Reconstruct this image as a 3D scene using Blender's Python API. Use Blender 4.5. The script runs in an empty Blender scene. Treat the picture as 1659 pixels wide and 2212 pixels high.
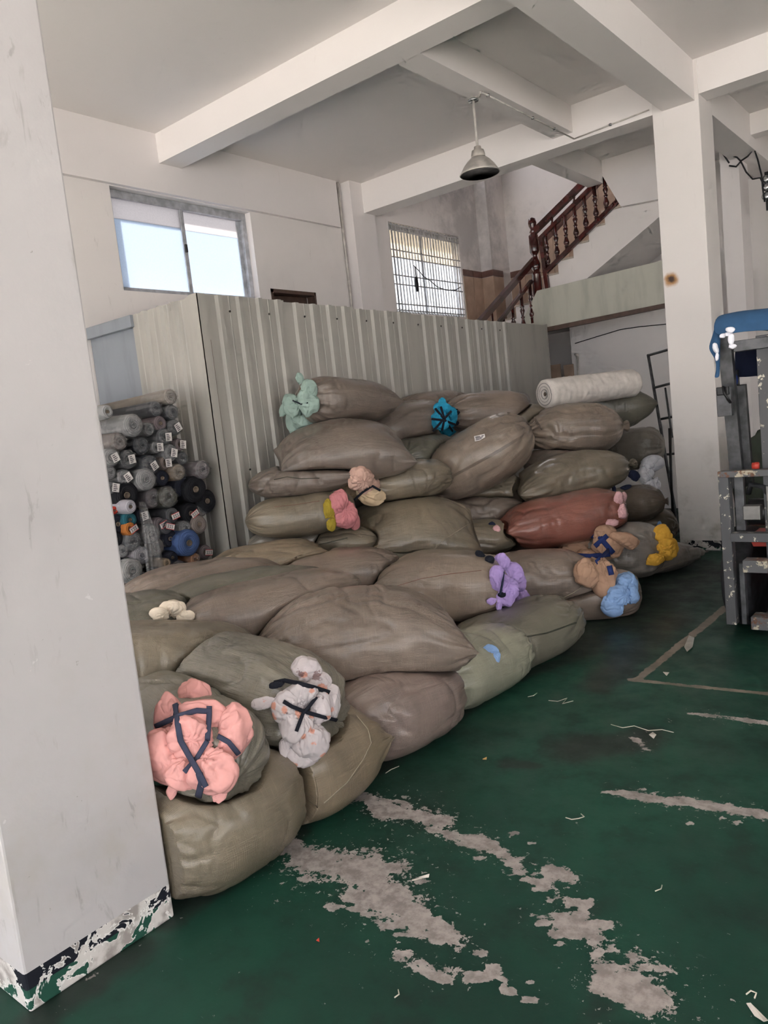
import bpy, bmesh, math, random
import numpy as np
from mathutils import Vector, Matrix
from mathutils.bvhtree import BVHTree

# ------------------------------------------------------------------ camera
sc = bpy.context.scene
COL = sc.collection
F_PX, CX, CY = 1656.64, 829.5, 1106.0
CAM = np.array([0.0, 0.0, 1.6])
MW = np.array([[0.776033954913042, 0.6214121604825256, -0.10778788255858227],
               [-0.012233988859137693, -0.15604039075901938, -0.9876749090507296],
               [-0.6305724624011243, 0.7677879415933884, -0.11349029211862237]])
cd = bpy.data.cameras.new('camera')
cam = bpy.data.objects.new('camera', cd)
COL.objects.link(cam)
cd.sensor_fit = 'VERTICAL'; cd.sensor_height = 36.0
cd.lens = F_PX / 2212.0 * 36.0
cd.clip_start = 0.05; cd.clip_end = 200
cam.matrix_world = Matrix((
    (MW[0][0], -MW[1][0], -MW[2][0], CAM[0]),
    (MW[0][1], -MW[1][1], -MW[2][1], CAM[1]),
    (MW[0][2], -MW[1][2], -MW[2][2], CAM[2]),
    (0, 0, 0, 1)))
sc.camera = cam

# ------------------------------------------------------------------ light
sc.view_settings.view_transform = 'Standard'
sc.view_settings.look = 'None'
sc.view_settings.gamma = 1.0
sc.view_settings.use_curve_mapping = False
sc.view_settings.exposure = 0.84
sc.cycles.use_denoising = True
sc.cycles.max_bounces = 5
sc.cycles.diffuse_bounces = 4
sc.cycles.glossy_bounces = 2
sc.cycles.transmission_bounces = 3
sc.cycles.transparent_max_bounces = 6
sc.cycles.use_adaptive_sampling = True
sc.cycles.adaptive_threshold = 0.12
sc.cycles.adaptive_min_samples = 14
sc.cycles.sample_clamp_indirect = 8.0

w = bpy.data.worlds.new('sky'); sc.world = w; w.use_nodes = True
bgn = w.node_tree.nodes['Background']
bgn.inputs[0].default_value = (0.94, 0.96, 1.0, 1)
bgn.inputs[1].default_value = 1.9

sl = bpy.data.lights.new('sun', 'SUN'); sl.energy = 21.0; sl.angle = math.radians(0.6); sl.color = (1.0, 0.955, 0.90)
sun = bpy.data.objects.new('sun', sl); COL.objects.link(sun)
sun.rotation_euler = (math.radians(24), math.radians(-22), 0)

# the open loading front behind the camera: a portal that only guides sky sampling
pl = bpy.data.lights.new('loading_door_portal', 'AREA'); pl.shape = 'RECTANGLE'; pl.size = 15.5; pl.size_y = 4.0
pl.cycles.is_portal = True
po = bpy.data.objects.new('loading_door_portal', pl); COL.objects.link(po)
po.location = (1.3, -3.6, 2.05); po.rotation_euler = (math.radians(90), 0, 0)

pl2 = bpy.data.lights.new('side_door_portal', 'AREA'); pl2.shape = 'RECTANGLE'; pl2.size = 7.0; pl2.size_y = 3.9
pl2.cycles.is_portal = True
po2 = bpy.data.objects.new('side_door_portal', pl2); COL.objects.link(po2)
po2.location = (9.2, 0.9, 1.95); po2.rotation_euler = (math.radians(90), 0, math.radians(90))

# ------------------------------------------------------------------ helpers
def ray(px, py):
    return MW.T @ np.array([(px - CX) / F_PX, (py - CY) / F_PX, 1.0])
def atX(px, py, X):
    d = ray(px, py); return CAM + d * (X / d[0])
def atY(px, py, Y):
    d = ray(px, py); return CAM + d * (Y / d[1])
def atZ(px, py, Z=0.0):
    d = ray(px, py); return CAM + d * ((Z - CAM[2]) / d[2])
def atD(px, py, D):
    return CAM + ray(px, py) * D
def depth(P):
    return float((MW @ (np.asarray(P, float) - CAM))[2])

def mesh(name, verts, faces, mat, parent=None, smooth=False, uvs=None):
    me = bpy.data.meshes.new(name)
    me.from_pydata([tuple(map(float, v)) for v in verts], [], [tuple(int(i) for i in f) for f in faces])
    me.update()
    if smooth:
        me.polygons.foreach_set('use_smooth', [True] * len(me.polygons))
    if uvs is not None:
        ul = me.uv_layers.new(name='UVMap')
        li = np.empty(len(me.loops), dtype=np.int32); me.loops.foreach_get('vertex_index', li)
        ul.data.foreach_set('uv', np.asarray(uvs, np.float32)[li].ravel())
    if mat is not None:
        me.materials.append(mat)
    o = bpy.data.objects.new(name, me); COL.objects.link(o)
    if parent is not None:
        o.parent = parent
    return o

def tag(o, label=None, cat=None, group=None, kind=None):
    if label: o['label'] = label
    if cat: o['category'] = cat
    if group: o['group'] = group
    if kind: o['kind'] = kind
    return o

def empty(name, label=None, cat=None, group=None, kind=None, loc=(0, 0, 0)):
    o = bpy.data.objects.new(name, None); COL.objects.link(o); o.empty_display_size = 0.1
    return tag(o, label, cat, group, kind)

def box_vf(lo, hi):
    x0, y0, z0 = lo; x1, y1, z1 = hi
    v = [(x0,y0,z0),(x1,y0,z0),(x1,y1,z0),(x0,y1,z0),(x0,y0,z1),(x1,y0,z1),(x1,y1,z1),(x0,y1,z1)]
    f = [(0,3,2,1),(4,5,6,7),(0,1,5,4),(1,2,6,5),(2,3,7,6),(3,0,4,7)]
    return v, f
def box(name, lo, hi, mat, parent=None, bevel=0.0):
    lo = [min(a, b) for a, b in zip(lo, hi)], [max(a, b) for a, b in zip(lo, hi)]
    v, f = box_vf(*lo)
    o = mesh(name, v, f, mat, parent)
    if bevel:
        m = o.modifiers.new('bevel', 'BEVEL'); m.width = bevel; m.segments = 2; m.limit_method = 'ANGLE'
    return o
def struct(name, lo, hi, mat, label=None, bevel=0.0):
    o = box(name, lo, hi, mat, None, bevel); o['kind'] = 'structure'
    if label: o['label'] = label
    return o

def frame_of(t, ref=(0, 0, 1)):
    t = Vector(t).normalized(); r = Vector(ref)
    if abs(t.dot(r)) > 0.97: r = Vector((1, 0, 0)) if abs(t.x) < 0.9 else Vector((0, 1, 0))
    a = t.cross(r).normalized(); b = a.cross(t).normalized()
    return t, a, b
def tube(name, pts, r, mat, parent=None, n=8, ry=None, ref=(0, 0, 1), smooth=True):
    """tube (or flat strap when ry differs) along a polyline"""
    pts = [Vector(p) for p in pts]
    v, f = [], []
    if ry is None: ry = r
    for i, p in enumerate(pts):
        t = (pts[min(i + 1, len(pts) - 1)] - pts[max(i - 1, 0)])
        rr = r[i] if hasattr(r, '__len__') else r
        ryy = ry[i] if hasattr(ry, '__len__') else ry
        rf = ref[i] if isinstance(ref, list) else ref
        _, a, b = frame_of(t, rf)
        for k in range(n):
            th = 2 * math.pi * k / n
            v.append(p + a * (math.cos(th) * rr) + b * (math.sin(th) * ryy))
    m = len(pts)
    for i in range(m - 1):
        for k in range(n):
            f.append((i*n+k, i*n+(k+1) % n, (i+1)*n+(k+1) % n, (i+1)*n+k))
    f.append(tuple(range(n))[::-1]); f.append(tuple((m-1)*n+k for k in range(n)))
    return mesh(name, v, f, mat, parent, smooth)
def bar(name, p, q, wx, wy, mat, parent=None, ref=(0, 0, 1)):
    """square bar between two points"""
    p, q = Vector(p), Vector(q)
    _, a, b = frame_of(q - p, ref)
    v = []
    for c in (p, q):
        for sx, sy in ((-1,-1),(1,-1),(1,1),(-1,1)):
            v.append(c + a*(sx*wx/2) + b*(sy*wy/2))
    f = [(3,2,1,0),(4,5,6,7),(0,1,5,4),(1,2,6,5),(2,3,7,6),(3,0,4,7)]
    return mesh(name, v, f, mat, parent)
def lathe(name, prof, mat, parent=None, n=20, origin=(0,0,0), axis=(0,0,1), smooth=True, flute=None):
    """prof: list of (radius, height) along axis"""
    t, a, b = frame_of(axis, (0, 1, 0) if abs(axis[2]) > 0.9 else (0, 0, 1))
    o = Vector(origin); v, f = [], []
    for (r, h) in prof:
        for k in range(n):
            th = 2*math.pi*k/n
            v.append(o + t*h + a*(r*math.cos(th)) + b*(r*math.sin(th)))
    for i in range(len(prof)-1):
        for k in range(n):
            f.append((i*n+k, i*n+(k+1) % n, (i+1)*n+(k+1) % n, (i+1)*n+k))
    if prof[0][0] > 1e-4: f.append(tuple(range(n))[::-1])
    if prof[-1][0] > 1e-4: f.append(tuple((len(prof)-1)*n+k for k in range(n)))
    return mesh(name, v, f, mat, parent, smooth)
def plate(name, poly, off, mat, parent=None):
    """extruded polygon: poly 3D points, off = thickness vector"""
    n = len(poly); off = Vector(off)
    v = [Vector(p) for p in poly] + [Vector(p) + off for p in poly]
    f = [tuple(range(n)), tuple(range(2*n-1, n-1, -1))] + [(i, i+n, (i+1) % n + n, (i+1) % n)[::-1] for i in range(n)]
    o = mesh(name, v, f, mat, parent)
    bm = bmesh.new(); bm.from_mesh(o.data); bmesh.ops.recalc_face_normals(bm, faces=bm.faces); bm.to_mesh(o.data); bm.free()
    return o

# ------------------------------------------------------------------ materials
class NT:
    def __init__(s, name):
        s.m = bpy.data.materials.new(name); s.m.use_nodes = True
        s.t = s.m.node_tree; s.n = s.t.nodes; s.l = s.t.links
        s.b = s.n['Principled BSDF']
    def new(s, typ, **kw):
        n = s.n.new(typ)
        for k, v in kw.items(): setattr(n, k, v)
        return n
    def link(s, a, b): s.l.new(a, b)
    def val(s, x, sock):
        if hasattr(x, 'node') or isinstance(x, bpy.types.NodeSocket): s.link(x, sock)
        else: sock.default_value = x
    def math(s, op, a, b=0.0, clamp=False):
        n = s.new('ShaderNodeMath', operation=op); n.use_clamp = clamp
        s.val(a, n.inputs[0]); s.val(b, n.inputs[1]); return n.outputs[0]
    def coord(s, kind='Object'): return s.new('ShaderNodeTexCoord').outputs[kind]
    def geo(s): return s.new('ShaderNodeNewGeometry').outputs['Position']
    def mapping(s, vec, scale=(1,1,1), loc=(0,0,0)):
        n = s.new('ShaderNodeMapping'); s.link(vec, n.inputs[0]); n.inputs['Scale'].default_value = scale; n.inputs['Location'].default_value = loc
        return n.outputs[0]
    def noise(s, vec, scale, detail=4, rough=0.55, dist=0.0, typ=None):
        n = s.new('ShaderNodeTexNoise'); detail = min(detail, 4)
        if typ: n.noise_type = typ
        s.link(vec, n.inputs['Vector'])
        n.inputs['Scale'].default_value = scale; n.inputs['Detail'].default_value = detail
        n.inputs['Roughness'].default_value = rough; n.inputs['Distortion'].default_value = dist
        return n.outputs['Fac']
    def ramp(s, fac, lo, hi):
        n = s.new('ShaderNodeMapRange'); n.interpolation_type = 'SMOOTHSTEP'; s.val(fac, n.inputs[0])
        n.inputs[1].default_value = lo; n.inputs[2].default_value = hi
        return n.outputs[0]
    def mix(s, fac, a, b):
        n = s.new('ShaderNodeMix'); n.data_type = 'RGBA'
        s.val(fac, n.inputs[0]); s.val(a, n.inputs[6]); s.val(b, n.inputs[7]); return n.outputs[2]
    def bump(s, h, strength=0.3, dist=0.01):
        n = s.new('ShaderNodeBump'); s.link(h, n.inputs['Height']); n.inputs['Strength'].default_value = strength; n.inputs['Distance'].default_value = dist
        s.link(n.outputs[0], s.b.inputs['Normal']); return n
    def attr(s, name):
        n = s.new('ShaderNodeAttribute'); n.attribute_name = name; return n.outputs['Fac']
    def sep(s, vec):
        n = s.new('ShaderNodeSeparateXYZ'); s.link(vec, n.inputs[0]); return n.outputs
    def out(s, col=None, rough=None, metal=None, spec=None):
        if col is not None: s.val(col, s.b.inputs['Base Color'])
        if rough is not None: s.val(rough, s.b.inputs['Roughness'])
        if metal is not None: s.val(metal, s.b.inputs['Metallic'])
        if spec is not None: s.val(spec, s.b.inputs['Specular IOR Level'])
        return s.m
def srgb(r, g, b):
    f = lambda c: (c/255/12.92) if c/255 <= 0.04045 else ((c/255+0.055)/1.055)**2.4
    return (f(r), f(g), f(b), 1.0)
MATS = {}
def simple(name, col, rough=0.6, metal=0.0, spec=0.4, var=0.12, scale=14.0, bump=0.0):
    if name in MATS: return MATS[name]
    t = NT(name); p = t.geo(); n = t.noise(p, scale, 5)
    c2 = tuple(max(0, c*(1-var*2)) for c in col[:3]) + (1,)
    c3 = tuple(min(1, c*(1+var)) for c in col[:3]) + (1,)
    t.out(t.mix(t.ramp(n, 0.3, 0.7), c2, c3), rough, metal, spec)
    if bump: t.bump(t.noise(p, scale*8, 3), bump, 0.004)
    MATS[name] = t.m
    return t.m

def plaster(name, col, dirt=0.35, base_band=None, low_dirt=0.0, scuff=0.0, scorch=None, mould=None):
    t = NT(name); p = t.geo()
    big = t.noise(p, 0.9, 5, 0.6); fine = t.noise(p, 9, 6, 0.65); sp = t.noise(p, 34, 3, 0.6)
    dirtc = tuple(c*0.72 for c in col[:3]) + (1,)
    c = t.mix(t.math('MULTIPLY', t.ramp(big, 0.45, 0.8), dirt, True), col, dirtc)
    xyz = t.sep(p)
    # smears: vertical stretched noise
    sm = t.noise(t.mapping(p, (5, 5, 1.1)), 2.6, 6, 0.7)
    c = t.mix(t.math('MULTIPLY', t.ramp(sm, 0.62, 0.78), dirt*0.9, True), c, (0.32, 0.29, 0.26, 1))
    c = t.mix(t.math('MULTIPLY', t.ramp(sp, 0.73, 0.78), dirt, True), c, (0.25, 0.23, 0.2, 1))
    if low_dirt:
        lowf = t.ramp(xyz[2], 1.5, 0.1)
        fl = t.ramp(t.noise(p, 3.2, 6, 0.7), 0.45, 0.75)
        c = t.mix(t.math('MULTIPLY', t.math('MULTIPLY', lowf, fl), low_dirt, True), c, (0.42, 0.38, 0.33, 1))
    if scuff:
        sc1 = t.noise(t.mapping(p, (16, 16, 4.0)), 1.3, 4, 0.62, .6); cl = t.ramp(t.noise(p, 1.8, 3), 0.42, 0.62)
        c = t.mix(t.math('MULTIPLY', t.math('MULTIPLY', t.ramp(sc1, 0.60, 0.70), cl), scuff), c, (0.27, 0.245, 0.23, 1))
        sc2 = t.noise(p, 15, 4, 0.6, .4); c = t.mix(t.math('MULTIPLY', t.ramp(sc2, 0.72, 0.74), .35), c, (0.76, 0.73, 0.72, 1))
    if mould:
        d = t.new('ShaderNodeVectorMath', operation='DISTANCE'); t.link(p, d.inputs[0]); d.inputs[1].default_value = mould[0]
        near = t.ramp(t.math('ADD', d.outputs['Value'], t.math('MULTIPLY', t.math('SUBTRACT', t.noise(p, 2.5, 6, 0.7), 0.5), 2.4)), mould[1], 0.1)
        c = t.mix(t.math('MULTIPLY', near, 0.5), c, (0.2, 0.2, 0.21, 1))
    if scorch:
        d = t.new('ShaderNodeVectorMath', operation='DISTANCE'); t.link(p, d.inputs[0]); d.inputs[1].default_value = scorch
        wob = t.math('ADD', d.outputs['Value'], t.math('MULTIPLY', t.math('SUBTRACT', t.noise(p, 14, 4), 0.5), 0.06))
        c = t.mix(t.ramp(wob, 0.085, 0.035), c, (0.45, 0.24, 0.10, 1))
        c = t.mix(t.ramp(wob, 0.045, 0.015), c, (0.08, 0.05, 0.04, 1))
    rough = 0.62
    if base_band:
        top, mid = base_band
        inb = t.math('LESS_THAN', xyz[2], top)
        blk = t.math('LESS_THAN', xyz[2], mid)
        paint = t.mix(blk, (0.008, 0.009, 0.016, 1), (0.016, 0.075, 0.05, 1))
        peel = t.noise(p, 11, 6, 0.66, 0.5)
        bare = t.mix(t.ramp(t.noise(p, 10, 4), 0.45, 0.6), (0.62, 0.58, 0.55, 1), (0.33, 0.29, 0.27, 1))
        edge = t.ramp(peel, 0.485, 0.495)
        band = t.mix(edge, paint, bare)
        rim = t.math('MULTIPLY', t.ramp(peel, 0.475, 0.49), t.ramp(peel, 0.515, 0.50))
        band = t.mix(rim, band, (0.75, 0.72, 0.69, 1))
        c = t.mix(inb, c, band)
    t.out(c, rough, 0, 0.3)
    t.bump(fine, 0.12, 0.012)
    return t.m

WHITE = (0.745, 0.70, 0.69, 1)
M_WALL = plaster('wall_paint', WHITE, 0.22)
M_CEIL = plaster('ceiling_paint', (0.80, 0.755, 0.735, 1), 0.12)
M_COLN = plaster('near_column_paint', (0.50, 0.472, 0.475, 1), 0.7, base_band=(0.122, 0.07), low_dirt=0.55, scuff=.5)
M_COLR = plaster('far_column_paint', (0.74, 0.695, 0.67, 1), 0.18, base_band=(0.102, 0.03), low_dirt=0.9, scorch=tuple(atY(1449, 604, 7.84)))
M_STAIRWALL = plaster('stair_wall_paint', (0.745, 0.70, 0.68, 1), 0.35, mould=((-6.4, 10.5, 4.45), 1.1))

def floor_material():
    t = NT('green_floor_paint'); p = t.geo()
    big = t.noise(p, 0.9, 5, 0.6); mid = t.noise(p, 5, 6, 0.65); fine = t.noise(p, 40, 4, 0.7)
    green = t.mix(t.ramp(big, 0.3, 0.7), (0.0085, 0.034, 0.024, 1), (0.0135, 0.069, 0.045, 1))
    green = t.mix(t.math('MULTIPLY', t.ramp(mid, 0.5, 0.75), 0.55), green, (0.016, 0.022, 0.02, 1))
    scratch = t.noise(t.mapping(p, (1.0, 6.0, 1.0)), 12, 5, 0.7)
    green = t.mix(t.math('MULTIPLY', t.ramp(scratch, 0.66, 0.72), 0.25), green, (0.17, 0.20, 0.18, 1))
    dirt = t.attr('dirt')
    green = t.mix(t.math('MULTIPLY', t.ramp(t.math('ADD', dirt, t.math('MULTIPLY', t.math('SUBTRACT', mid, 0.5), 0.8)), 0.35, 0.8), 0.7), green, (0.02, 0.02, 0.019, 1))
    wear = t.attr('wear')
    rag = t.math('ADD', t.math('MULTIPLY', t.math('SUBTRACT', t.noise(p, 8.0, 6, 0.75, 0.4), 0.5), 2.1), t.math('MULTIPLY', t.math('SUBTRACT', t.noise(p, 48, 4, 0.75), 0.5), 0.9))
    wm0 = t.ramp(t.math('ADD', wear, rag), 0.49, 0.53)
    spk = t.ramp(t.math('ADD', t.noise(p, 34, 4, 0.7), t.math('MULTIPLY', t.attr('soft'), 0.14)), 0.715, 0.73)
    wm = t.math('MAXIMUM', wm0, t.math('MULTIPLY', spk, t.ramp(t.attr('soft'), 0.02, 0.15)))
    # scattered tiny chips everywhere
    chip = t.math('MULTIPLY', t.ramp(t.noise(p, 30, 4, 0.7), 0.70, 0.715), t.ramp(t.noise(p, 1.3, 2), 0.4, 0.6))
    conc = t.mix(t.ramp(t.noise(p, 18, 6, 0.7), 0.35, 0.65), (0.23, 0.20, 0.19, 1), (0.37, 0.325, 0.31, 1))
    c = t.mix(t.math('MAXIMUM', wm, t.math('MULTIPLY', chip, 0.85)), green, conc)
    ln = t.attr('line')
    lm = t.ramp(t.math('ADD', ln, t.math('MULTIPLY', rag, 0.42)), 0.45, 0.55)
    c = t.mix(t.math('MULTIPLY', lm, 0.85), c, t.mix(t.ramp(mid, 0.35, 0.65), (0.15, 0.115, 0.09, 1), (0.30, 0.24, 0.20, 1)))
    rough = t.math('ADD', t.math('MULTIPLY', t.ramp(mid, 0.3, 0.7), 0.18), 0.36)
    rough = t.math('ADD', rough, t.math('MULTIPLY', wm, 0.4), True)
    t.out(c, rough, 0, 0.24)
    t.bump(fine, 0.10, 0.004)
    return t.m
M_FLOOR = floor_material()

def sheet_material(name, col):
    t = NT(name); p = t.geo()
    n = t.noise(t.mapping(p, (3, 3, 0.5)), 2.0, 5, 0.6); s = t.noise(p, 40, 3)
    c = t.mix(t.ramp(n, 0.4, 0.75), col, tuple(x*0.8 for x in col[:3])+(1,))
    c = t.mix(t.math('MULTIPLY', t.ramp(s, 0.7, 0.76), 0.4), c, (0.2, 0.17, 0.13, 1))
    t.out(c, 0.42, 0.0, 0.45)
    return t.m
M_SHEET = sheet_material('cream_steel_sheet', (0.385, 0.365, 0.33, 1))
M_BLUEPANEL = sheet_material('bluish_grey_board', (0.25, 0.27, 0.30, 1))
M_GREENPANEL = sheet_material('pale_green_board', (0.50, 0.49, 0.42, 1))
M_BROWN = simple('brown_trim', (0.10, 0.06, 0.045, 1), 0.5)
M_SCREW = simple('dark_screw', (0.05, 0.045, 0.04, 1), 0.4, 0.6)
M_ALU = simple('aluminium_frame', (0.52, 0.53, 0.56, 1), 0.35, 0.5)
M_DARK = simple('dark_gap', (0.012, 0.012, 0.014, 1), 0.8)
M_WOOD = simple('varnished_red_wood', (0.055, 0.010, 0.008, 1), 0.16, 0, 0.7, 0.25, 6)
M_TILE = simple('tan_marble_tile', (0.46, 0.33, 0.25, 1), 0.2, 0, 0.5, 0.12, 3)
M_TILEB = simple('brown_border_tile', (0.16, 0.085, 0.07, 1), 0.2, 0, 0.5)
M_TREAD = simple('stair_tread_stone', (0.52, 0.44, 0.37, 1), 0.35)
M_STEEL = simple('painted_grey_steel', (0.085, 0.085, 0.09, 1), 0.45, 0.3, 0.5, 0.25)
M_CHROME = simple('bright_steel', (0.5, 0.5, 0.5, 1), 0.25, 0.9)
M_RUBBER = simple('black_rubber', (0.022, 0.022, 0.025, 1), 0.75, 0, 0.3, 0.3)
M_BLACK = simple('black_plastic', (0.012, 0.012, 0.013, 1), 0.4)
M_RED = simple('red_paint', (0.42, 0.04, 0.025, 1), 0.45)
M_PIPE = simple('white_conduit', (0.50, 0.465, 0.43, 1), 0.4)
M_OUT = simple('sunlit_concrete_yard', (0.60, 0.565, 0.53, 1), 0.9)

def rust_steel():
    t = NT('rust_chipped_steel'); p = t.geo()
    n = t.noise(p, 16, 7, 0.7); n2 = t.noise(p, 9, 6, 0.7)
    c = t.mix(t.ramp(n, 0.55, 0.58), (0.10, 0.10, 0.105, 1), (0.40, 0.35, 0.27, 1))
    c = t.mix(t.ramp(n2, 0.56, 0.64), c, (0.13, 0.05, 0.025, 1))
    t.out(c, 0.6, 0.1, 0.4); t.bump(n, 0.3, 0.003); return t.m
M_RUST = rust_steel()
def chip_steel():
    t = NT('chipped_grey_steel'); p = t.geo()
    n = t.noise(p, 24, 6, 0.65); n2 = t.noise(p, 6, 6, 0.7)
    c = t.mix(t.ramp(n, 0.61, 0.63), (0.075, 0.075, 0.08, 1), (0.5, 0.46, 0.38, 1))
    c = t.mix(t.ramp(n2, 0.68, 0.74), c, (0.12, 0.06, 0.03, 1))
    t.out(c, 0.48, 0.2, 0.45); return t.m
M_CHIP = chip_steel()

def frosted(name, col, trans=0.9):
    t = NT(name); t.n.remove(t.b); p = t.geo()
    d = t.new('ShaderNodeBsdfTranslucent'); g = t.new('ShaderNodeBsdfDiffuse'); mx = t.new('ShaderNodeMixShader')
    n = t.noise(p, 60, 3, 0.7); c = t.mix(t.ramp(n, 0.3, 0.7), tuple(x*0.93 for x in col[:3])+(1,), col)
    t.link(c, d.inputs[0]); t.link(c, g.inputs[0]); mx.inputs[0].default_value = 1-trans
    t.link(d.outputs[0], mx.inputs[1]); t.link(g.outputs[0], mx.inputs[2])
    t.link(mx.outputs[0], t.n['Material Output'].inputs[0]); return t.m
M_FROST = frosted('frosted_glass', (0.38, 0.415, 0.465, 1), 0.95)
M_FROST2W = frosted('milky_glass', (0.62, 0.63, 0.64, 1), 0.95)
M_FROSTUP = frosted('clear_frosted_glass', (0.9, 0.9, 0.92, 1), 0.97)
M_FROST2 = frosted('paper_covered_glass', (0.47, 0.45, 0.45, 1), 0.95)
M_BLIND = frosted('pale_curtain', (0.60, 0.54, 0.45, 1), 0.92)

def sack_material(name, col, gloss=0.45, dark=0.62):
    if name in MATS: return MATS[name]
    t = NT(name); uv = t.coord('UV'); p = t.geo()
    a = t.noise(t.mapping(uv, (7, 260, 1)), 1.0, 4, 0.65)
    b = t.noise(t.mapping(uv, (260, 7, 1)), 1.0, 4, 0.65)
    big = t.noise(p, 2.4, 4, 0.6)
    grime = t.noise(p, 6.0, 6, 0.7)
    dk = tuple(x*dark for x in col[:3])+(1,); lt = tuple(min(1, x*1.5) for x in col[:3])+(1,)
    c = t.mix(t.ramp(big, 0.3, 0.72), dk, col)
    th = t.math('MAXIMUM', t.ramp(a, 0.52, 0.72), t.ramp(b, 0.52, 0.72))
    c = t.mix(t.math('MULTIPLY', th, 0.42), c, lt)
    c = t.mix(t.math('MULTIPLY', t.ramp(grime, 0.52, 0.8), 0.35), c, tuple(x*0.45 for x in col[:3])+(1,))
    wx = t.new('ShaderNodeTexWave', wave_type='BANDS', bands_direction='X'); t.link(t.mapping(uv, (85, 85, 1)), wx.inputs[0]); wx.inputs['Scale'].default_value = 1.0; wx.inputs['Distortion'].default_value = 0.6
    wy = t.new('ShaderNodeTexWave', wave_type='BANDS', bands_direction='Y'); t.link(t.mapping(uv, (85, 85, 1)), wy.inputs[0]); wy.inputs['Scale'].default_value = 1.0; wy.inputs['Distortion'].default_value = 0.6
    weave = t.math('MULTIPLY', wx.outputs['Fac'], wy.outputs['Fac'])
    crease = t.noise(t.mapping(uv, (6, 17, 1)), 1.0, 5, 0.62, 1.4)
    h = t.math('ADD', t.math('MULTIPLY', weave, 0.10), t.math('ADD', t.math('MULTIPLY', a, 0.25), t.math('ADD', t.math('MULTIPLY', crease, 0.7), t.math('MULTIPLY', t.noise(t.mapping(uv, (4, 11, 1)), 1.0, 2, .5, .8, 'RIDGED_MULTIFRACTAL'), .55))))
    rg = t.math('ADD', t.math('MULTIPLY', t.ramp(a, 0.35, 0.7), 0.15), gloss-.08)
    t.out(c, rg, 0, 0.6)
    t.b.inputs['Coat Weight'].default_value = 0.8; t.b.inputs['Coat Roughness'].default_value = max(.18, gloss-.16)
    t.bump(h, 0.8, 0.014)
    MATS[name] = t.m
    return t.m
def cloth_material(name, col, pattern=None):
    if name in MATS: return MATS[name]
    t = NT(name); p = t.geo()
    n = t.noise(p, 9, 5, 0.6)
    c = t.mix(t.ramp(n, 0.3, 0.7), tuple(x*0.86 for x in col[:3])+(1,), tuple(min(1, x*1.06) for x in col[:3])+(1,))
    if pattern:
        v = t.new('ShaderNodeTexVoronoi'); t.link(p, v.inputs['Vector']); v.inputs['Scale'].default_value = 16
        wob = t.math('ADD', v.outputs['Distance'], t.math('MULTIPLY', t.math('SUBTRACT', t.noise(p, 45, 4, 0.7), 0.5), 0.5))
        c = t.mix(t.math('MULTIPLY', t.ramp(wob, 0.26, 0.18), 0.8), c, pattern[0])
        v2 = t.new('ShaderNodeTexVoronoi'); t.link(t.mapping(p, (1, 1, 1), (3.3, 1.2, 0.7)), v2.inputs['Vector']); v2.inputs['Scale'].default_value = 9
        wob2 = t.math('ADD', v2.outputs['Distance'], t.math('MULTIPLY', t.math('SUBTRACT', t.noise(p, 60, 4, 0.7), 0.5), 0.7))
        c = t.mix(t.math('MULTIPLY', t.ramp(wob2, 0.2, 0.14), 0.85), c, pattern[1])
    t.out(c, 0.85, 0, 0.25)
    fold = t.noise(p, 9, 1.5, 0.5, 0.5, 'RIDGED_MULTIFRACTAL')
    t.bump(t.math('ADD', fold, t.math('MULTIPLY', t.noise(p, 30, 2), .15)), 0.28, 0.03)
    MATS[name] = t.m
    return t.m

# ------------------------------------------------------------------ the building shell
XW, CEIL, YB = -6.4, 4.61, 11.4
XP, YP0, YP1, HP = -4.8, 3.885, 9.71, 2.74          # sheet partition

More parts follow.
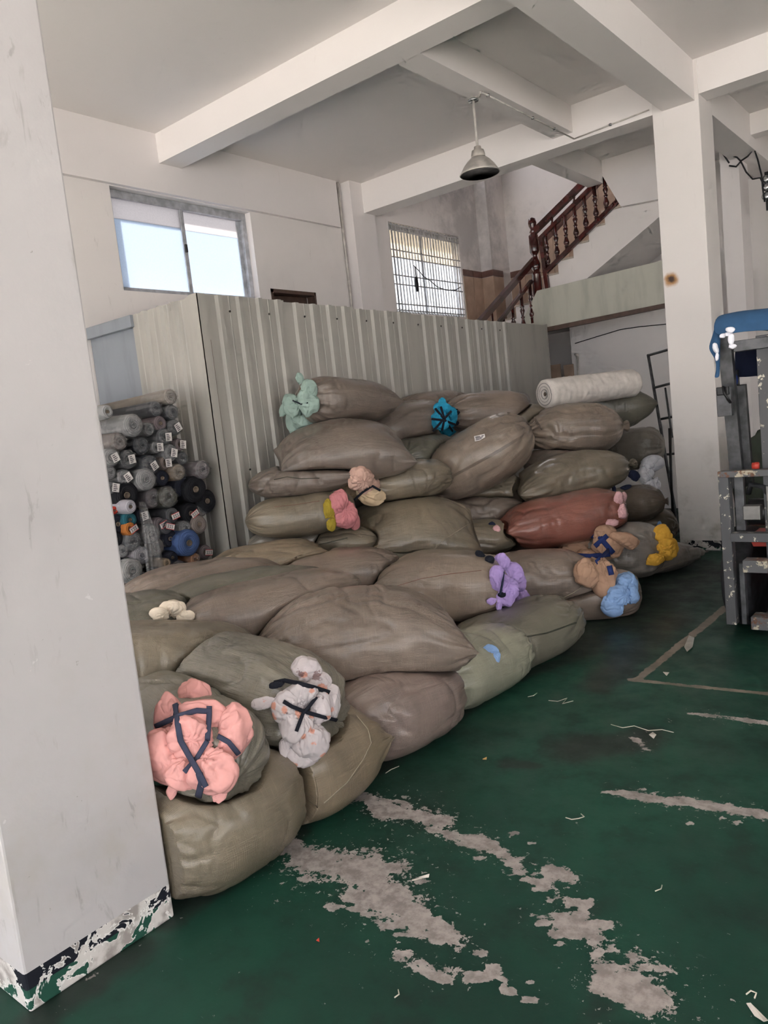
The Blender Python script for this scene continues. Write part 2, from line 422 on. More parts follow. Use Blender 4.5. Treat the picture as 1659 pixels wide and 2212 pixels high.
def build_floor():
    xs = np.arange(-7.0, 2.0, 0.03); ys = np.arange(-0.6, 8.6, 0.03)
    gx, gy = np.meshgrid(xs, ys, indexing='ij')
    P2 = np.stack([gx.ravel(), gy.ravel()], 1)
    def seg(px0, px1, w0, w1):
        a = atZ(*px0)[:2]; b = atZ(*px1)[:2]
        d = b - a; L = float(d @ d)
        tt = np.clip(((P2 - a) @ d) / L, 0, 1)
        ds = np.linalg.norm(P2 - (a + tt[:, None]*d), axis=1)
        return np.clip(1.0 - ds/(1.4*(w0 + (w1-w0)*tt)), 0, 1)     # 0.5 at the nominal half width
    wear = np.zeros(len(P2)); line = np.zeros(len(P2)); dirt = np.zeros(len(P2))
    W = [((660,1860),(820,1880),.10,.13),((800,1900),(900,1985),.13,.08),((760,1930),(850,1960),.06,.06),((600,1815),(680,1850),.05,.08),((900,1985),(1000,2040),.09,.03),
         ((730,1700),(860,1760),.05,.09),((860,1750),(950,1775),.10,.07),((940,1790),(1040,1830),.05,.05),((1030,1810),(1130,1880),.05,.04),
         ((1190,1880),(1240,1900),.05,.03),((1200,1980),(1260,2000),.05,.04),((1320,2120),(1400,2150),.07,.09),((1290,2080),(1320,2140),.03,.05),((1360,2060),(1390,2110),.03,.05),
         ((1240,1990),(1300,2040),.03,.03),((1060,2080),(1110,2150),.02,.02),((860,2060),(960,2120),.03,.02),((1150,1905),(1250,1950),.02,.02),
         ((1340,1712),(1450,1728),.03,.035),((1440,1728),(1560,1745),.045,.05),((1550,1745),(1690,1765),.04,.05),
         ((1490,1540),(1659,1562),.025,.035),((1370,1595),(1400,1620),.03,.02),((900,1900),(930,1905),.015,.01),((370,1985),(180,2115),.012,.012)]
    soft = np.zeros(len(P2)); rr = random.Random(3)
    for tr, n_ in ((((950,1790),(1120,1880),(1260,2010),(1400,2140)), 70), (((880,1990),(1000,2070),(1130,2160)), 34), (((1180,1960),(1330,2060)), 26), (((600,1800),(760,1960),(960,2050)), 26), (((1340,1715),(1659,1765)), 14), (((1420,2110),(1300,2180)), 10)):
        for _ in range(n_):
            k = rr.randrange(len(tr)-1); f_ = rr.random()
            x = tr[k][0]+(tr[k+1][0]-tr[k][0])*f_+rr.gauss(0, 34); y = tr[k][1]+(tr[k+1][1]-tr[k][1])*f_+rr.gauss(0, 24)
            s_ = rr.uniform(.006, .022)*(1.6 if rr.random() < .2 else 1)
            W.append(((x, y), (x+rr.uniform(-14, 22), y+rr.uniform(-6, 12)), s_, s_*.7))
    for s in W: wear = np.maximum(wear, seg(*s)); soft = np.maximum(soft, seg(s[0], s[1], s[2]*2.6+.03, s[3]*2.6+.03)) if s[2] > .024 else soft
    for s in [((1375,1470),(1570,1310),.035,.045),((1360,1468),(1690,1502),.03,.03)]: line = np.maximum(line, seg(*s))
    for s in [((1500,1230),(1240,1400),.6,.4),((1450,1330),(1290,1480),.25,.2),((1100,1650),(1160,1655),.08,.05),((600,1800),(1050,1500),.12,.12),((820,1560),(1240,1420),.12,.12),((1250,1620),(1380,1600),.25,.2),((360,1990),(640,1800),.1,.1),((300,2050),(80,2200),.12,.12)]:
        dirt = np.maximum(dirt, seg(*s))  # darker floor strips, mostly along the sack pile and the near column
    # let the bare patches taper off instead of stopping at the capsule
    nx, ny = len(xs), len(ys)
    idx = np.arange(nx*ny).reshape(nx, ny)
    f = np.stack([idx[:-1,:-1].ravel(), idx[1:,:-1].ravel(), idx[1:,1:].ravel(), idx[:-1,1:].ravel()], 1)
    v = np.concatenate([P2, np.zeros((len(P2), 1))], 1)
    o = mesh('floor', v, f, M_FLOOR)
    for nm, arr in (('wear', wear), ('soft', soft), ('line', line), ('dirt', dirt)):
        at = o.data.attributes.new(nm, 'FLOAT', 'POINT'); at.data.foreach_set('value', arr.astype(np.float32))
    o['kind'] = 'structure'; o['label'] = 'dark green painted concrete floor with worn bare patches'
    x1, y1 = xs[-1], ys[-1]
    v2 = [(-7,-3.6,0),(9.2,-3.6,0),(9.2,-0.6,0),(-7,-0.6,0),(x1,-0.6,0),(9.2,y1,0),(x1,y1,0),(-7,y1,0),(9.2,12,0),(-7,12,0)]
    f2 = [(0,1,2,3),(4,2,5,6),(7,6,5,8,9)]
    o2 = mesh('floor_rim', v2, f2, M_FLOOR, o)
build_floor()

ce = mesh('ceiling', *(lambda A: ([v for a in A for v in a[0]], [tuple(i+8*k for i in f) for k, a in enumerate(A) for f in a[1]]))(
    [box_vf((-6.8, -3.6, CEIL), (9.2, 8.12, CEIL+.15)), box_vf((-4.15, 8.12, CEIL), (9.2, 12.0, CEIL+.15))]), M_CEIL)
ce['kind'] = 'structure'; ce['label'] = 'white painted concrete ceiling slab'

# left (window) wall with two window openings, cut from boxes
def wall_with_holes(name, x0, x1, y0, y1, z0, z1, holes, mat, label):
    ys = sorted({y0, y1, *[h[0] for h in holes], *[h[1] for h in holes]})
    zs = sorted({z0, z1, *[h[2] for h in holes], *[h[3] for h in holes]})
    bm = bmesh.new()
    for a, b in zip(ys, ys[1:]):
        for c, d in zip(zs, zs[1:]):
            my, mz = (a+b)/2, (c+d)/2
            if any(h[0] < my < h[1] and h[2] < mz < h[3] for h in holes): continue
            v, f = box_vf((x0, a, c), (x1, b, d))
            bv = [bm.verts.new(q) for q in v]
            for q in f: bm.faces.new([bv[i] for i in q])
    bmesh.ops.remove_doubles(bm, verts=bm.verts, dist=1e-5)
    # drop interior faces
    from collections import defaultdict
    dd = defaultdict(list)
    for f in bm.faces: dd[tuple(sorted(v.index for v in f.verts))].append(f)
    bm.verts.index_update(); dd.clear()
    for f in bm.faces: dd[tuple(sorted(v.index for v in f.verts))].append(f)
    bmesh.ops.delete(bm, geom=[f for g in dd.values() if len(g) > 1 for f in g], context='FACES')
    me = bpy.data.meshes.new(name); bm.to_mesh(me); bm.free(); me.materials.append(mat)
    o = bpy.data.objects.new(name, me); COL.objects.link(o)
    o['kind'] = 'structure'; o['label'] = label
    return o
W1 = (4.33, 6.05, 3.10, 4.05)
W2 = (8.54, 10.27, 3.08, 4.28)
VT = (6.22, 6.95, 2.95, 3.24)
wall_with_holes('wall_left', XW-0.22, XW, -3.6, YB+0.2, 0, CEIL, [W1, W2, VT], M_STAIRWALL, 'white plastered side wall with two high windows')
struct('trim_1', (XW, 1.0, 4.06), (XW+0.05, 7.50, CEIL), M_WALL, 'proud concrete ring beam along the top of the window wall')
struct('wall_back', (XW-0.2, YB, 0), (9.2, YB+0.2, CEIL), M_STAIRWALL, 'white back wall behind the staircase')
wall_with_holes('wall_stairwell_upper', XW-0.22, XW, 8.12, YB+.2, CEIL, 7.4, [(9.0, 10.9, 5.4, 6.9)], M_STAIRWALL, 'upper storey wall of the stairwell with a window opening')
struct('wall_stairwell_back', (XW-.2, YB, CEIL), (-2.0, YB+.2, 7.4), M_STAIRWALL, 'upper storey back wall of the stairwell')
struct('wall_stairwell_near', (XW-.2, 8.0, CEIL+.15), (-2.0, 8.12, 7.4), M_WALL, 'upper storey near wall of the stairwell')
struct('wall_stairwell_side', (-2.1, 8.0, CEIL+.15), (-2.0, YB+.2, 7.4), M_WALL, 'upper storey side wall of the stairwell')
struct('ceiling_stairwell', (XW-.2, 8.0, 7.4), (-2.0, YB+.2, 7.5), M_CEIL, 'ceiling of the upper stairwell')
wall_with_holes('wall_right', 9.0, 9.2, -3.6, YB+.2, 0, CEIL, [(-2.6, 4.4, 0, 3.9)], M_WALL, 'white side wall with an open loading door')
struct('wall_front', (-6.6, -3.6, 4.05), (9.2, -3.4, CEIL), M_WALL, 'lintel over the open loading front')
yard = mesh('yard_ground', [(-14,-18,-0.03),(24,-18,-0.03),(24,-3.6,-0.03),(-14,-3.6,-0.03),(9.2,-3.6,-.03),(24,12,-.03),(9.2,12,-.03)], [(0,1,2,4,3),(4,2,5,6)], M_OUT)
tag(yard, 'pale sunlit concrete yard outside the loading front', None, None, 'structure')

# columns and beams
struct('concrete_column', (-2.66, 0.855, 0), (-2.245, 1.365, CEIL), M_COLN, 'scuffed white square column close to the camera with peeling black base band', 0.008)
struct('concrete_column', (-2.595, 7.84, 0), (-2.165, 8.27, CEIL), M_COLR, 'white square column beyond the sack pile with a scorched spot', 0.006)
struct('concrete_column', (-2.62, 10.2, 0), (-2.41, 10.6, CEIL), M_WALL, 'slim white column behind the far column with loose wires')
struct('concrete_column', (XW, 7.62, 0), (XW+0.16, 8.06, CEIL), M_WALL, 'white wall pier between the two windows')
struct('concrete_column', (XW, 10.85, 2.9), (XW+0.2, YB, 7.4), M_STAIRWALL, 'white corner pier at the stair landing')
struct('ceiling_beam', (XW, 4.89, 4.335), (-2.5, 5.155, CEIL), M_CEIL, 'white ceiling beam crossing above the sheet partition')
struct('ceiling_beam', (XW+0.16, 7.85, 4.25), (-2.5, 8.12, CEIL), M_CEIL, 'white ceiling beam from wall pier to far column behind the lamp')
struct('ceiling_beam', (-2.5, -3.4, 4.25), (-2.2, YB, CEIL), M_CEIL, 'long white ceiling beam running over the near and far columns')
struct('ceiling_beam', (-3.63, 5.155, 4.345), (-3.41, 7.85, CEIL), M_CEIL, 'short white ceiling beam beside the hanging lamp')
struct('ceiling_beam', (-2.2, 7.85, 4.30), (9.0, 8.1, CEIL), M_CEIL, 'white ceiling beam leaving the far column to the right')
struct('ceiling_beam', (-2.2, 9.9, 4.38), (9.0, 10.1, CEIL), M_CEIL, 'white rear ceiling beam behind the far column')
struct('ceiling_beam', (-4.15, 8.12, 4.33), (-3.95, 9.9, CEIL), M_CEIL, 'short white ceiling beam in front of the staircase')

# ------------------------------------------------------------------ windows
def window_sliding():
    y0, y1, z0, z1 = W1
    r = empty('window_1', 'wide aluminium sliding window with frosted panes high in the wall', None, None, 'structure')
    xf = XW-0.12
    for nm, lo, hi in (('frame_head', (xf-.04,y0,z1-.075),(xf+.04,y1,z1)), ('frame_sill', (xf-.04,y0,z0),(xf+.04,y1,z0+.05)),
                       ('frame_jamb', (xf-.04,y0,z0+.05),(xf+.04,y0+.04,z1-.075)), ('frame_jamb', (xf-.04,y1-.06,z0+.05),(xf+.04,y1,z1-.075))):
        box(nm, lo, hi, M_ALU, r, 0.004)
    ym = y0 + (y1-y0)*0.50
    for a, b, dx in ((y0+.04, ym+.02, 0.018), (ym-.03, y1-.06, -0.018)):
        s = box('sash_stile', (xf+dx-.014, b-.045, z0+.05), (xf+dx+.014, b, z1-.075), M_ALU, r, 0.003)
        box('sash_stile', (xf+dx-.014, a, z0+.05), (xf+dx+.014, a+.022, z1-.075), M_ALU, r)
        box('pane', (xf+dx-.003, a+.022, z0+.05), (xf+dx+.003, b-.045, z1-.26), M_FROST, r)
        box('pane', (xf+dx-.003, a+.022, z1-.26), (xf+dx+.003, b-.045, z1-.075), M_FROST2, r)
    box('latch', (xf+.03, ym-.02, z0+.45), (xf+.055, ym+.005, z0+.53), M_SCREW, r, 0.004)
window_sliding()

def window_barred():
    y0, y1, z0, z1 = W2
    r = empty('window_2', 'barred window with pale glazing above the stairs', None, None, 'structure')
    xf = XW-0.12
    box('frame_head', (xf-.03,y0,z1-.05),(xf+.03,y1,z1), M_ALU, r); box('frame_sill', (xf-.03,y0,z0),(xf+.03,y1,z0+.04), M_ALU, r)
    box('frame_jamb', (xf-.03,y0,z0),(xf+.03,y0+.04,z1), M_ALU, r); box('frame_jamb', (xf-.03,y1-.04,z0),(xf+.03,y1,z1), M_ALU, r)
    ym = (y0+y1)/2
    box('mullion', (xf-.02,ym-.025,z0),(xf+.02,ym+.025,z1), M_ALU, r)
    box('pane', (xf-.004, y0+.04, z0+.04), (xf+.004, ym-.025, z0+.78), M_FROST2W, r); box('pane', (xf-.004, ym+.025, z0+.04), (xf+.004, y1-.04, z0+.78), M_FROST2W, r)
    box('pane', (xf-.004, y0+.04, z0+.78), (xf+.004, ym-.025, z1-.05), M_BLIND, r); box('pane', (xf-.004, ym+.025, z0+.78), (xf+.004, y1-.04, z1-.05), M_BLIND, r)
    xg = XW-0.03
    vb = None
    n = 25
    for i in range(n):
        y = y0 + .03 + (y1-y0-.06)*i/(n-1)
        if vb is None:
            vb = box('grille_bar', (-.008,-.009,0), (.008,.009,z1-z0), M_ALU, r); o = vb
        else:
            o = vb.copy(); COL.objects.link(o); o.parent = r
        o.location = (xg, y, z0)
    hb = None
    for fz in (.03, .10, .32, .42, .62, .70, .92, .98):
        z = z0 + (z1-z0)*fz
        if hb is None:
            hb = box('grille_rail', (-.007,0,-.008), (.007,y1-y0,.008), M_ALU, r); o = hb
        else:
            o = hb.copy(); COL.objects.link(o); o.parent = r
        o.location = (xg+.015, y0, z)
window_barred()
hp = empty('folding_umbrella', 'small dark bundle hanging on the window bars', 'bundle')
tube('strap', [atX(896,575,XW+.03), atX(899,600,XW+.03)], .008, M_BLACK, hp)
tube('body', [atX(898,598,XW+.03), atX(900,615,XW+.03), atX(902,630,XW+.03)], [.02,.03,.018], M_BLACK, hp)
wire = [atX(x,y,XW+.02) for x,y in ((893,573),(905,585),(915,597),(930,607),(945,620),(965,627),(985,626),(995,620))]
tag(tube('cable', wire, .006, M_DARK), 'thin dark cable looped across the barred window', 'cable')

def vent():
    y0, y1, z0, z1 = VT
    r = empty('window_3', 'small brown framed transom opening just above the sheet partition', None, None, 'structure')
    x = XW-.06
    box('frame_head', (x-.05,y0,z1-.04),(x+.07,y1,z1), M_BROWN, r); box('frame_sill', (x-.05,y0,z0),(x+.07,y1,z0+.03), M_BROWN, r)
    box('frame_jamb', (x-.05,y0,z0),(x+.07,y0+.03,z1), M_BROWN, r); box('frame_jamb', (x-.05,y1-.03,z0),(x+.07,y1,z1), M_BROWN, r)
    box('pane', (x-.10,y0,z0), (x-.09,y1,z1), M_BROWN, r)
vent()

# ------------------------------------------------------------------ sheet partition
def ribbed(name, p0, p1, z0, z1, ribs, out, mat, parent):
    """trapezoid-rib steel sheet from p0 to p1 (XY); ribs = positions along it (m); out = outward normal"""
    p0 = np.array(p0, float); p1 = np.array(p1, float); d = p1-p0; L = np.linalg.norm(d); d /= L; out = np.array(out, float)
    prof = [(0, 0)]
    for r in ribs:
        for a, h in ((-.036, 0), (-.020, .026), (.020, .026), (.036, 0)):
            if 0 < r+a < L: prof.append((r+a, h))
        for a in (.10, ):
            if r+a+.03 < L:
                prof += [(r+a, 0), (r+a+.008, .004), (r+a+.016, 0)]
    prof.append((L, 0)); prof = sorted(set(prof))
    v, f = [], []
    for off in (0, -.004):
        for z in (z0, z1):
            for a, h in prof:
                q = p0 + d*a + out*(h+off); v.append((q[0], q[1], z))
    n = len(prof)
    for i in range(n-1):
        f += [(i, i+1, n+i+1, n+i), (2*n+i, 3*n+i, 3*n+i+1, 2*n+i+1), (n+i, n+i+1, 3*n+i+1, 3*n+i)]
    return mesh(name, v, f, mat, parent)
part = empty('wall_partition', 'cream ribbed steel sheet partition enclosing a store behind the sacks', None, None, 'structure')
rib_all = [YP0+.20+.213*i for i in range(40)]
edges = [YP0, 4.80, 5.72, 6.64, 7.56, 8.62]
for a, b in zip(edges, edges[1:]):
    rb = [y-a for y in rib_all if a+.04 < y < b-.02]
    ribbed('sheet_panel', (XP, a), (XP, b), 0, HP - .015*(a-YP0), rb, (1, 0), M_SHEET, part)
box('flat_panel', (XP-.012, 8.62, 0), (XP+.006, YP1, HP-.06), M_SHEET, part)
ribbed('sheet_panel', (XP, YP0), (XP-.89, YP0), 0, HP-.01, [.10,.29,.48,.70], (0, -1), M_SHEET, part)
box('corner_flashing', (XP-.07, YP0-.034, 0), (XP+.034, YP0-.028, HP), M_SHEET, part)
box('corner_flashing', (XP+.028, YP0-.034, 0), (XP+.034, YP0+.045, HP), M_SHEET, part)
box('gap_strip', (XP+.004, YP0+.047, 0), (XP+.020, YP0+.060, HP-.35), M_BROWN, part)
box('end_post', (XP-.05, YP1-.03, 0), (XP+.01, YP1, HP-.05), M_SHEET, part)
scr = None
for i in range(14):
    for zz in (HP-.12, 1.35):
        y = YP0+.30+.426*i
        if y > 8.6: continue
        if scr is None:
            scr = lathe('screw', [(.009,0),(.009,.006),(.004,.009)], M_SCREW, part, 8, (0,0,0), (1,0,0)); o = scr
        else:
            o = scr.copy(); COL.objects.link(o); o.parent = part
        o.location = (XP+.002, y, zz-.004*i)
# plain board closing the gap to the window wall
bp = empty('wall_board', 'plain bluish grey board beside the sheet partition with a top rail', None, None, 'structure')
box('board', (XW+.01, YP0+.02, 0), (XP-.87, YP0+.05, 2.70), M_BLUEPANEL, bp)
box('top_rail', (XW+.01, YP0-.03, 2.63), (XP-.87, YP0+.06, 2.73), M_BLUEPANEL, bp, .004)

# ------------------------------------------------------------------ staircase
def stairs():
    YS = 10.0
    # upper flight along +X
    a = np.array([-4.93, 3.36]); b = np.array([-4.0, 4.0])
    step = (b-a)/4; rise = .163; run = .2325
    r = empty('staircase', 'white concrete staircase with stone treads', None, None, 'structure')
    n = 7
    prof = []
    for i in range(-3, n):
        x = a[0]+run*i; z = a[1]+.160*i
        prof += [(x, z-.160), (x, z)]
    xe = a[0]+run*n; ze = a[1]+.160*(n-1)
    prof += [(xe, ze), (xe, ze-.55), (a[0]+.38, 3.08), (a[0]+.1, 2.70), (a[0]-.70, 2.70)]
    plate('flight', [(x, YS, z) for x, z in prof], (0, 1.25, 0), M_STAIRWALL, r)
    tr = None
    for i in range(-3, n):
        x = a[0]+run*i; z = a[1]+.160*i
        if tr is None:
            tr = box('tread', (-.03, -.025, 0), (run, 1.25, .022), M_TREAD, r); o = tr
        else: o = tr.copy(); COL.objects.link(o); o.parent = r
        o.location = (x, YS, z)
    rz = None
    for i in range(-2, n):
        x = a[0]+run*i; z = a[1]+.160*(i-1)+.022
        if rz is None:
            rz = box('riser', (-.012, .0, 0), (0, 1.25, .138), M_TILE, r); o = rz
        else: o = rz.copy(); COL.objects.link(o); o.parent = r
        o.location = (x, YS, z)
    # landing and lower flight along +Y against the window wall
    box('landing', (XW, YS, 2.60), (-5.63, YB, 2.75), M_TREAD, r)
    lo = []
    nl = 12
    for i in range(nl):
        y = YS-.27*(nl-i); z = 2.75-.165*(nl-i)
        lo += [(y, z), (y, z+.165)]
    lo += [(YS, 2.75), (YS, 2.5), (YS-.27*nl, 2.75-.165*nl-.25)]
    plate('flight', [(XW+.001, y, z) for y, z in lo], (1.15, 0, 0), M_STAIRWALL, r)
    # wainscot tiles on the landing corner
    for y in (10.3, 10.58):
        t0 = box('wall_tile', (XW, y, 2.75), (XW+.012, y+.27, 3.70), M_TILE, r)
        box('border_tile', (XW, y, 3.705), (XW+.014, y+.27, 3.80), M_TILEB, r)
    box('wall_tile', (XW+.16, 10.84, 2.75), (XW+.212, 11.16, 3.70), M_TILE, r); box('border_tile', (XW+.16, 10.838, 3.705), (XW+.214, 11.16, 3.80), M_TILEB, r)
    box('wall_tile', (XW, 10.838, 2.75), (XW+.2, 10.85, 3.70), M_TILE, r); box('border_tile', (XW, 10.836, 3.705), (XW+.2, 10.85, 3.80), M_TILEB, r)
    for i in range(2):
        x = XW+.215+.26*i
        box('wall_tile', (x, YB-.012, 2.75), (x+.255, YB, 3.70), M_TILE, r); box('border_tile', (x, YB-.014, 3.705), (x+.255, YB, 3.80), M_TILEB, r)
    qa = atY(1120, 574, YB); qb = atY(1300, 382, YB); sl_ = (qb[2]-qa[2])/(qb[0]-qa[0])
    for i in range(9):
        x = XW+.735+.26*i; z = qa[2]-.10+sl_*(x-qa[0]); s1 = sl_*.255
        plate('wall_tile', [(x, YB-.012, z-.9), (x+.255, YB-.012, z-.9), (x+.255, YB-.012, z+s1), (x, YB-.012, z)], (0, .012, 0), M_TILE, r)
        plate('border_tile', [(x, YB-.014, z+.005), (x+.255, YB-.014, z+s1+.005), (x+.255, YB-.014, z+s1+.10), (x, YB-.014, z+.10)], (0, .014, 0), M_TILEB, r)
    # ---- wooden balustrade (one thing)
    g = empty('stair_balustrade', 'dark red varnished wooden balustrade with turned balusters climbing the stairs', 'balustrade')
    YR = YS-.045
    def P(px, py, Y=YR): return Vector(atY(px, py, Y))
    def hr(p, q, wx, wy, nm, par=g, ref=(0,0,1)): return bar(nm, p, q, wx, wy, M_WOOD, par, ref)
    up0, up1 = P(1152,503), P(1318,338)
    hr(up0, up1, .07, .075, 'handrail')
    m0, m1 = P(1166,516), P(1322,360)
    hr(m0, m1, .05, .05, 'upper_rail')
    b0, b1 = P(1175,592), P(1345,424)
    hr(b0, b1, .05, .055, 'lower_rail')
    bal_prof = [(.016,0),(.016,.12),(.022,.13),(.012,.15),(.022,.19),(.026,.24),(.017,.33),(.011,.40),(.020,.44),(.011,.46),(.014,.52),(.023,.60),(.012,.66),(.022,.69),(.016,.71),(.016,1.0)]
    k = 8
    for i in range(k):
        f = (i+.5)/k
        p = b0.lerp(b1, f); q = m0.lerp(m1, f)
        q = Vector((p.x, p.y, m0.z+(m1.z-m0.z)*((p.x-m0.x)/(m1.x-m0.x))))
        h = q.z-p.z
        lathe('baluster', [(rr*1.5, hh*h) for rr, hh in bal_prof], M_WOOD, g, 10, p)
    for i in range(3):
        f = (i+.6)/3.2; p = m0.lerp(m1, f); q = up0.lerp(up1, f)
        lathe('rail_spindle', [(.014,0),(.024,.03),(.012,.06),(.02,.1),(.014,max(.1, q.z-p.z))], M_WOOD, g, 8, p)
    bar('rail_post', P(1168,512), P(1183,625), .055, .055, M_WOOD, g)
    # newel
    nb = P(1163,640); nt = P(1146,470)
    H = nt.z-2.75
    N = Vector((P(1156,560).x, YR, 2.75))
    newel = lathe('newel_post', [(.065,0),(.065,.46*H),(.072,.475*H),(.04,.49*H),(.062,.52*H),(.068,.56*H),(.04,.61*H),(.03,.64*H),(.058,.67*H),(.064,.68*H),(.064,.83*H),(.03,.85*H),(.05,.86*H),(.03,.885*H),(.05,.92*H),(.056,.95*H),(.045,.985*H),(.0,H)], M_WOOD, g, 14, N)
    # lower flight rails along Y at X=-5.05
    XL = -5.05
    def Q(px, py): return Vector(atX(px, py, XL))
    l0, l1 = Q(1030,703), Q(1155,560)
    l0b = l0 + (l0-l1)*.5
    bar('handrail', l0b, l1, .07, .07, M_WOOD, g)
    c0, c1 = Q(1065,712), Q(1148,607)
    bar('upper_rail', c0+(c0-c1)*.5, c1, .045, .045, M_WOOD, g)
    for i in range(9):
        y = l0b.y + (l1.y-l0b.y)*(i+.6)/9.4
        zt = c0.z+(c1.z-c0.z)*((y-c0.y)/(c1.y-c0.y)); zs = 2.75-.165*math.ceil((YS-y)/.27)+.165
        h = zt-zs
        lathe('baluster', [(rr*1.5, hh*h) for rr, hh in bal_prof], M_WOOD, g, 10, (XL, y, zs))
        if i % 3 == 1:
            zu = l0.z+(l1.z-l0.z)*((y-l0.y)/(l1.y-l0.y))
            lathe('rail_spindle', [(.014,0),(.024,.03),(.012,.06),(.014,max(.08, zu-zt))], M_WOOD, g, 8, (XL, y, zt))
stairs()
# boxed-in bulkhead boards in front of the stairs
YG = 9.8
sw = plate('wall_stairwell', [atY(x, y, 9.9) for x, y in ((1280,345),(1341,446),(1432,428),(1432,300))], (0, .08, 0), M_WALL)
tag(sw, 'white slanted wall edge closing the top of the stairwell', None, None, 'structure')
gp = empty('wall_bulkhead', 'pale greenish boarded bulkhead under the stairs with a brown bottom edge', None, None, 'structure')
plate('board', [atY(x, y, YG) for x, y in ((1160,628),(1128,694),(1140,722),(1180,712),(1470,651),(1470,553))], (0, .04, 0), M_GREENPANEL, gp)
plate('bottom_trim', [atY(x, y, YG-.02) for x, y in ((1140,716),(1180,707),(1470,648),(1470,658),(1180,717),(1140,725))], (0, .06, 0), M_BROWN, gp)
struct('wall_understair', (-4.95, 10.75, 0), (-2.62, 10.85, 3.0), M_WALL, 'white wall under the staircase')
ut = empty('wall_tiling', 'low tan tiled strip on the wall under the stairs', None, None, 'structure')
for i in range(2):
    q0 = atY(1190+28*i, 789, 10.75); q1 = atY(1216+28*i, 850, 10.75)
    box('wall_tile', (q0[0], 10.735, q1[2]-.6), (q1[0], 10.75, q0[2]), M_TILE, ut)
pp = empty('water_pipe', 'thin white water pipe with a tap elbow on the wall under the stairs', 'pipe')
tube('pipe', [atY(1250,900,10.72), atY(1249,850,10.72), atY(1248,775,10.72)], .014, M_PIPE, pp)
tube('elbow', [atY(1248,775,10.72), atY(1247,766,10.70), atY(1243,766,10.66)], .019, M_PIPE, pp)
tag(tube('cable', [atY(x, y, 10.73) for x, y in ((1242,742),(1290,727),(1340,712),(1380,706),(1440,700))], .006, M_DARK), 'dark cable run along the wall under the stairs', 'cable')

# scaffold ladder leaning by the far column
lad = empty('metal_ladder', 'grey steel scaffold ladder frame leaning behind the far column', 'ladder')
YL = 9.0
def L(px, py, Y=YL): return atY(px, py, Y)
tube('rail', [L(1400,766,9.6), L(1440,1000,9.1), L(1466,1150,8.7)], .018, M_STEEL, lad)
tube('rail', [L(1472,745,9.6), L(1500,970,9.1), L(1520,1140,8.7)], .018, M_STEEL, lad)
for a, b in (((1400,768),(1472,747)),((1412,838),(1480,820)),((1424,906),(1490,893)),((1436,982),(1502,975))):
    tube('rung', [L(*a, 9.35), L(*b, 9.35)], .015, M_STEEL, lad)
tube('inner_rail', [L(1437,838,9.4), L(1452,945,9.2)], .012, M_STEEL, lad)
tag(tube('broom_pole', [L(1447,925,8.8), L(1449,1010,8.75), L(1455,1160,8.7)], [.02,.014,.014], M_BLACK), 'thin black pole standing against the ladder', 'pole')

# ------------------------------------------------------------------ hanging lamp and conduit
def lamp():
    r = empty('pendant_lamp', 'grey metal cone pendant lamp on a thin rod below the ceiling beam', 'lamp')
    top = Vector(atX(1022,215,-3.52)); bot = Vector(atX(1036,385,-3.52))
    x, y = top.x, top.y
    zb = float(atX(1036,376,-3.52)[2]); zn = float(atX(1034,318,-3.52)[2])
    lathe('ceiling_rose', [(.045,0),(.045,.012),(.02,.03)], M_CHROME, r, 14, (x, y, top.z-.015))
    tube('rod', [(x, y, top.z), (x, y, zn)], .0115, M_PIPE, r)
    h = zn-zb
    lathe('socket_housing', [(.028,.60*h),(.062,.60*h),(.06,.72*h),(.052,.86*h),(.034,.88*h),(.030,1.0*h),(.012,1.02*h)], simple('lamp_housing', (.42,.38,.34,1), .5), r, 18, (x, y, zb))
    R = .172
    lathe('lamp_shade', [(R,0),(R+.004,.004),(R*.93,.12*h),(R*.78,.30*h),(R*.58,.47*h),(R*.38,.60*h),(R*.36,.60*h),(R*.55,.46*h),(R*.76,.28*h),(R*.91,.11*h),(R-.004,.0)], simple('lamp_shade_metal', (.52,.48,.44,1), .35, .25), r, 32, (x, y, zb))
    b = empty_part('bulb', r)
    for k in range(3):
        th = 2.1*k
        o = Vector((x+.018*math.cos(th), y+.018*math.sin(th), zb))
        tube('bulb_tube', [o+Vector((0,0,.55*h)), o+Vector((0,0,.2*h)), o+Vector((-.01*math.cos(th), -.01*math.sin(th), .14*h))], .010, simple('bulb_glass', (.8,.8,.78,1), .15), b)
    c = tube('conduit_arm', [Vector((x,y,top.z+.008)), Vector(atX(1036,207,-3.46)), Vector(atX(1038,199,-3.41)), Vector(atX(1045,200,-3.40))], .013, M_PIPE, r)
def empty_part(name, parent):
    o = bpy.data.objects.new(name, None); COL.objects.link(o); o.parent = parent; return o
lamp()
cdn = empty('lighting_conduit', 'thin white conduit clipped along the beams from lamp to far column', 'conduit')
c0 = Vector(atX(1042,200,-3.395)); c1 = Vector((-3.395, 7.835, c0.z)); c2 = Vector((-2.62, 7.835, c0.z+.03))
tube('pipe', [c0, c1], .0075, M_PIPE, cdn); tube('pipe', [c1, c2], .0075, M_PIPE, cdn)
for p in (c0.lerp(c1,.05), c0.lerp(c1,.5), c0.lerp(c1,.75), c1.lerp(c2,.5)):
    lathe('clip', [(.016,-.01),(.016,.01)], M_CHROME, cdn, 8, p)
tag(tube('pipe_riser', [(XW+.02,7.56,CEIL), (XW+.02,7.57,3.9), (XW+.02,7.58,2.4)], .016, M_PIPE), 'white pipe running down beside the wall pier', 'pipe')

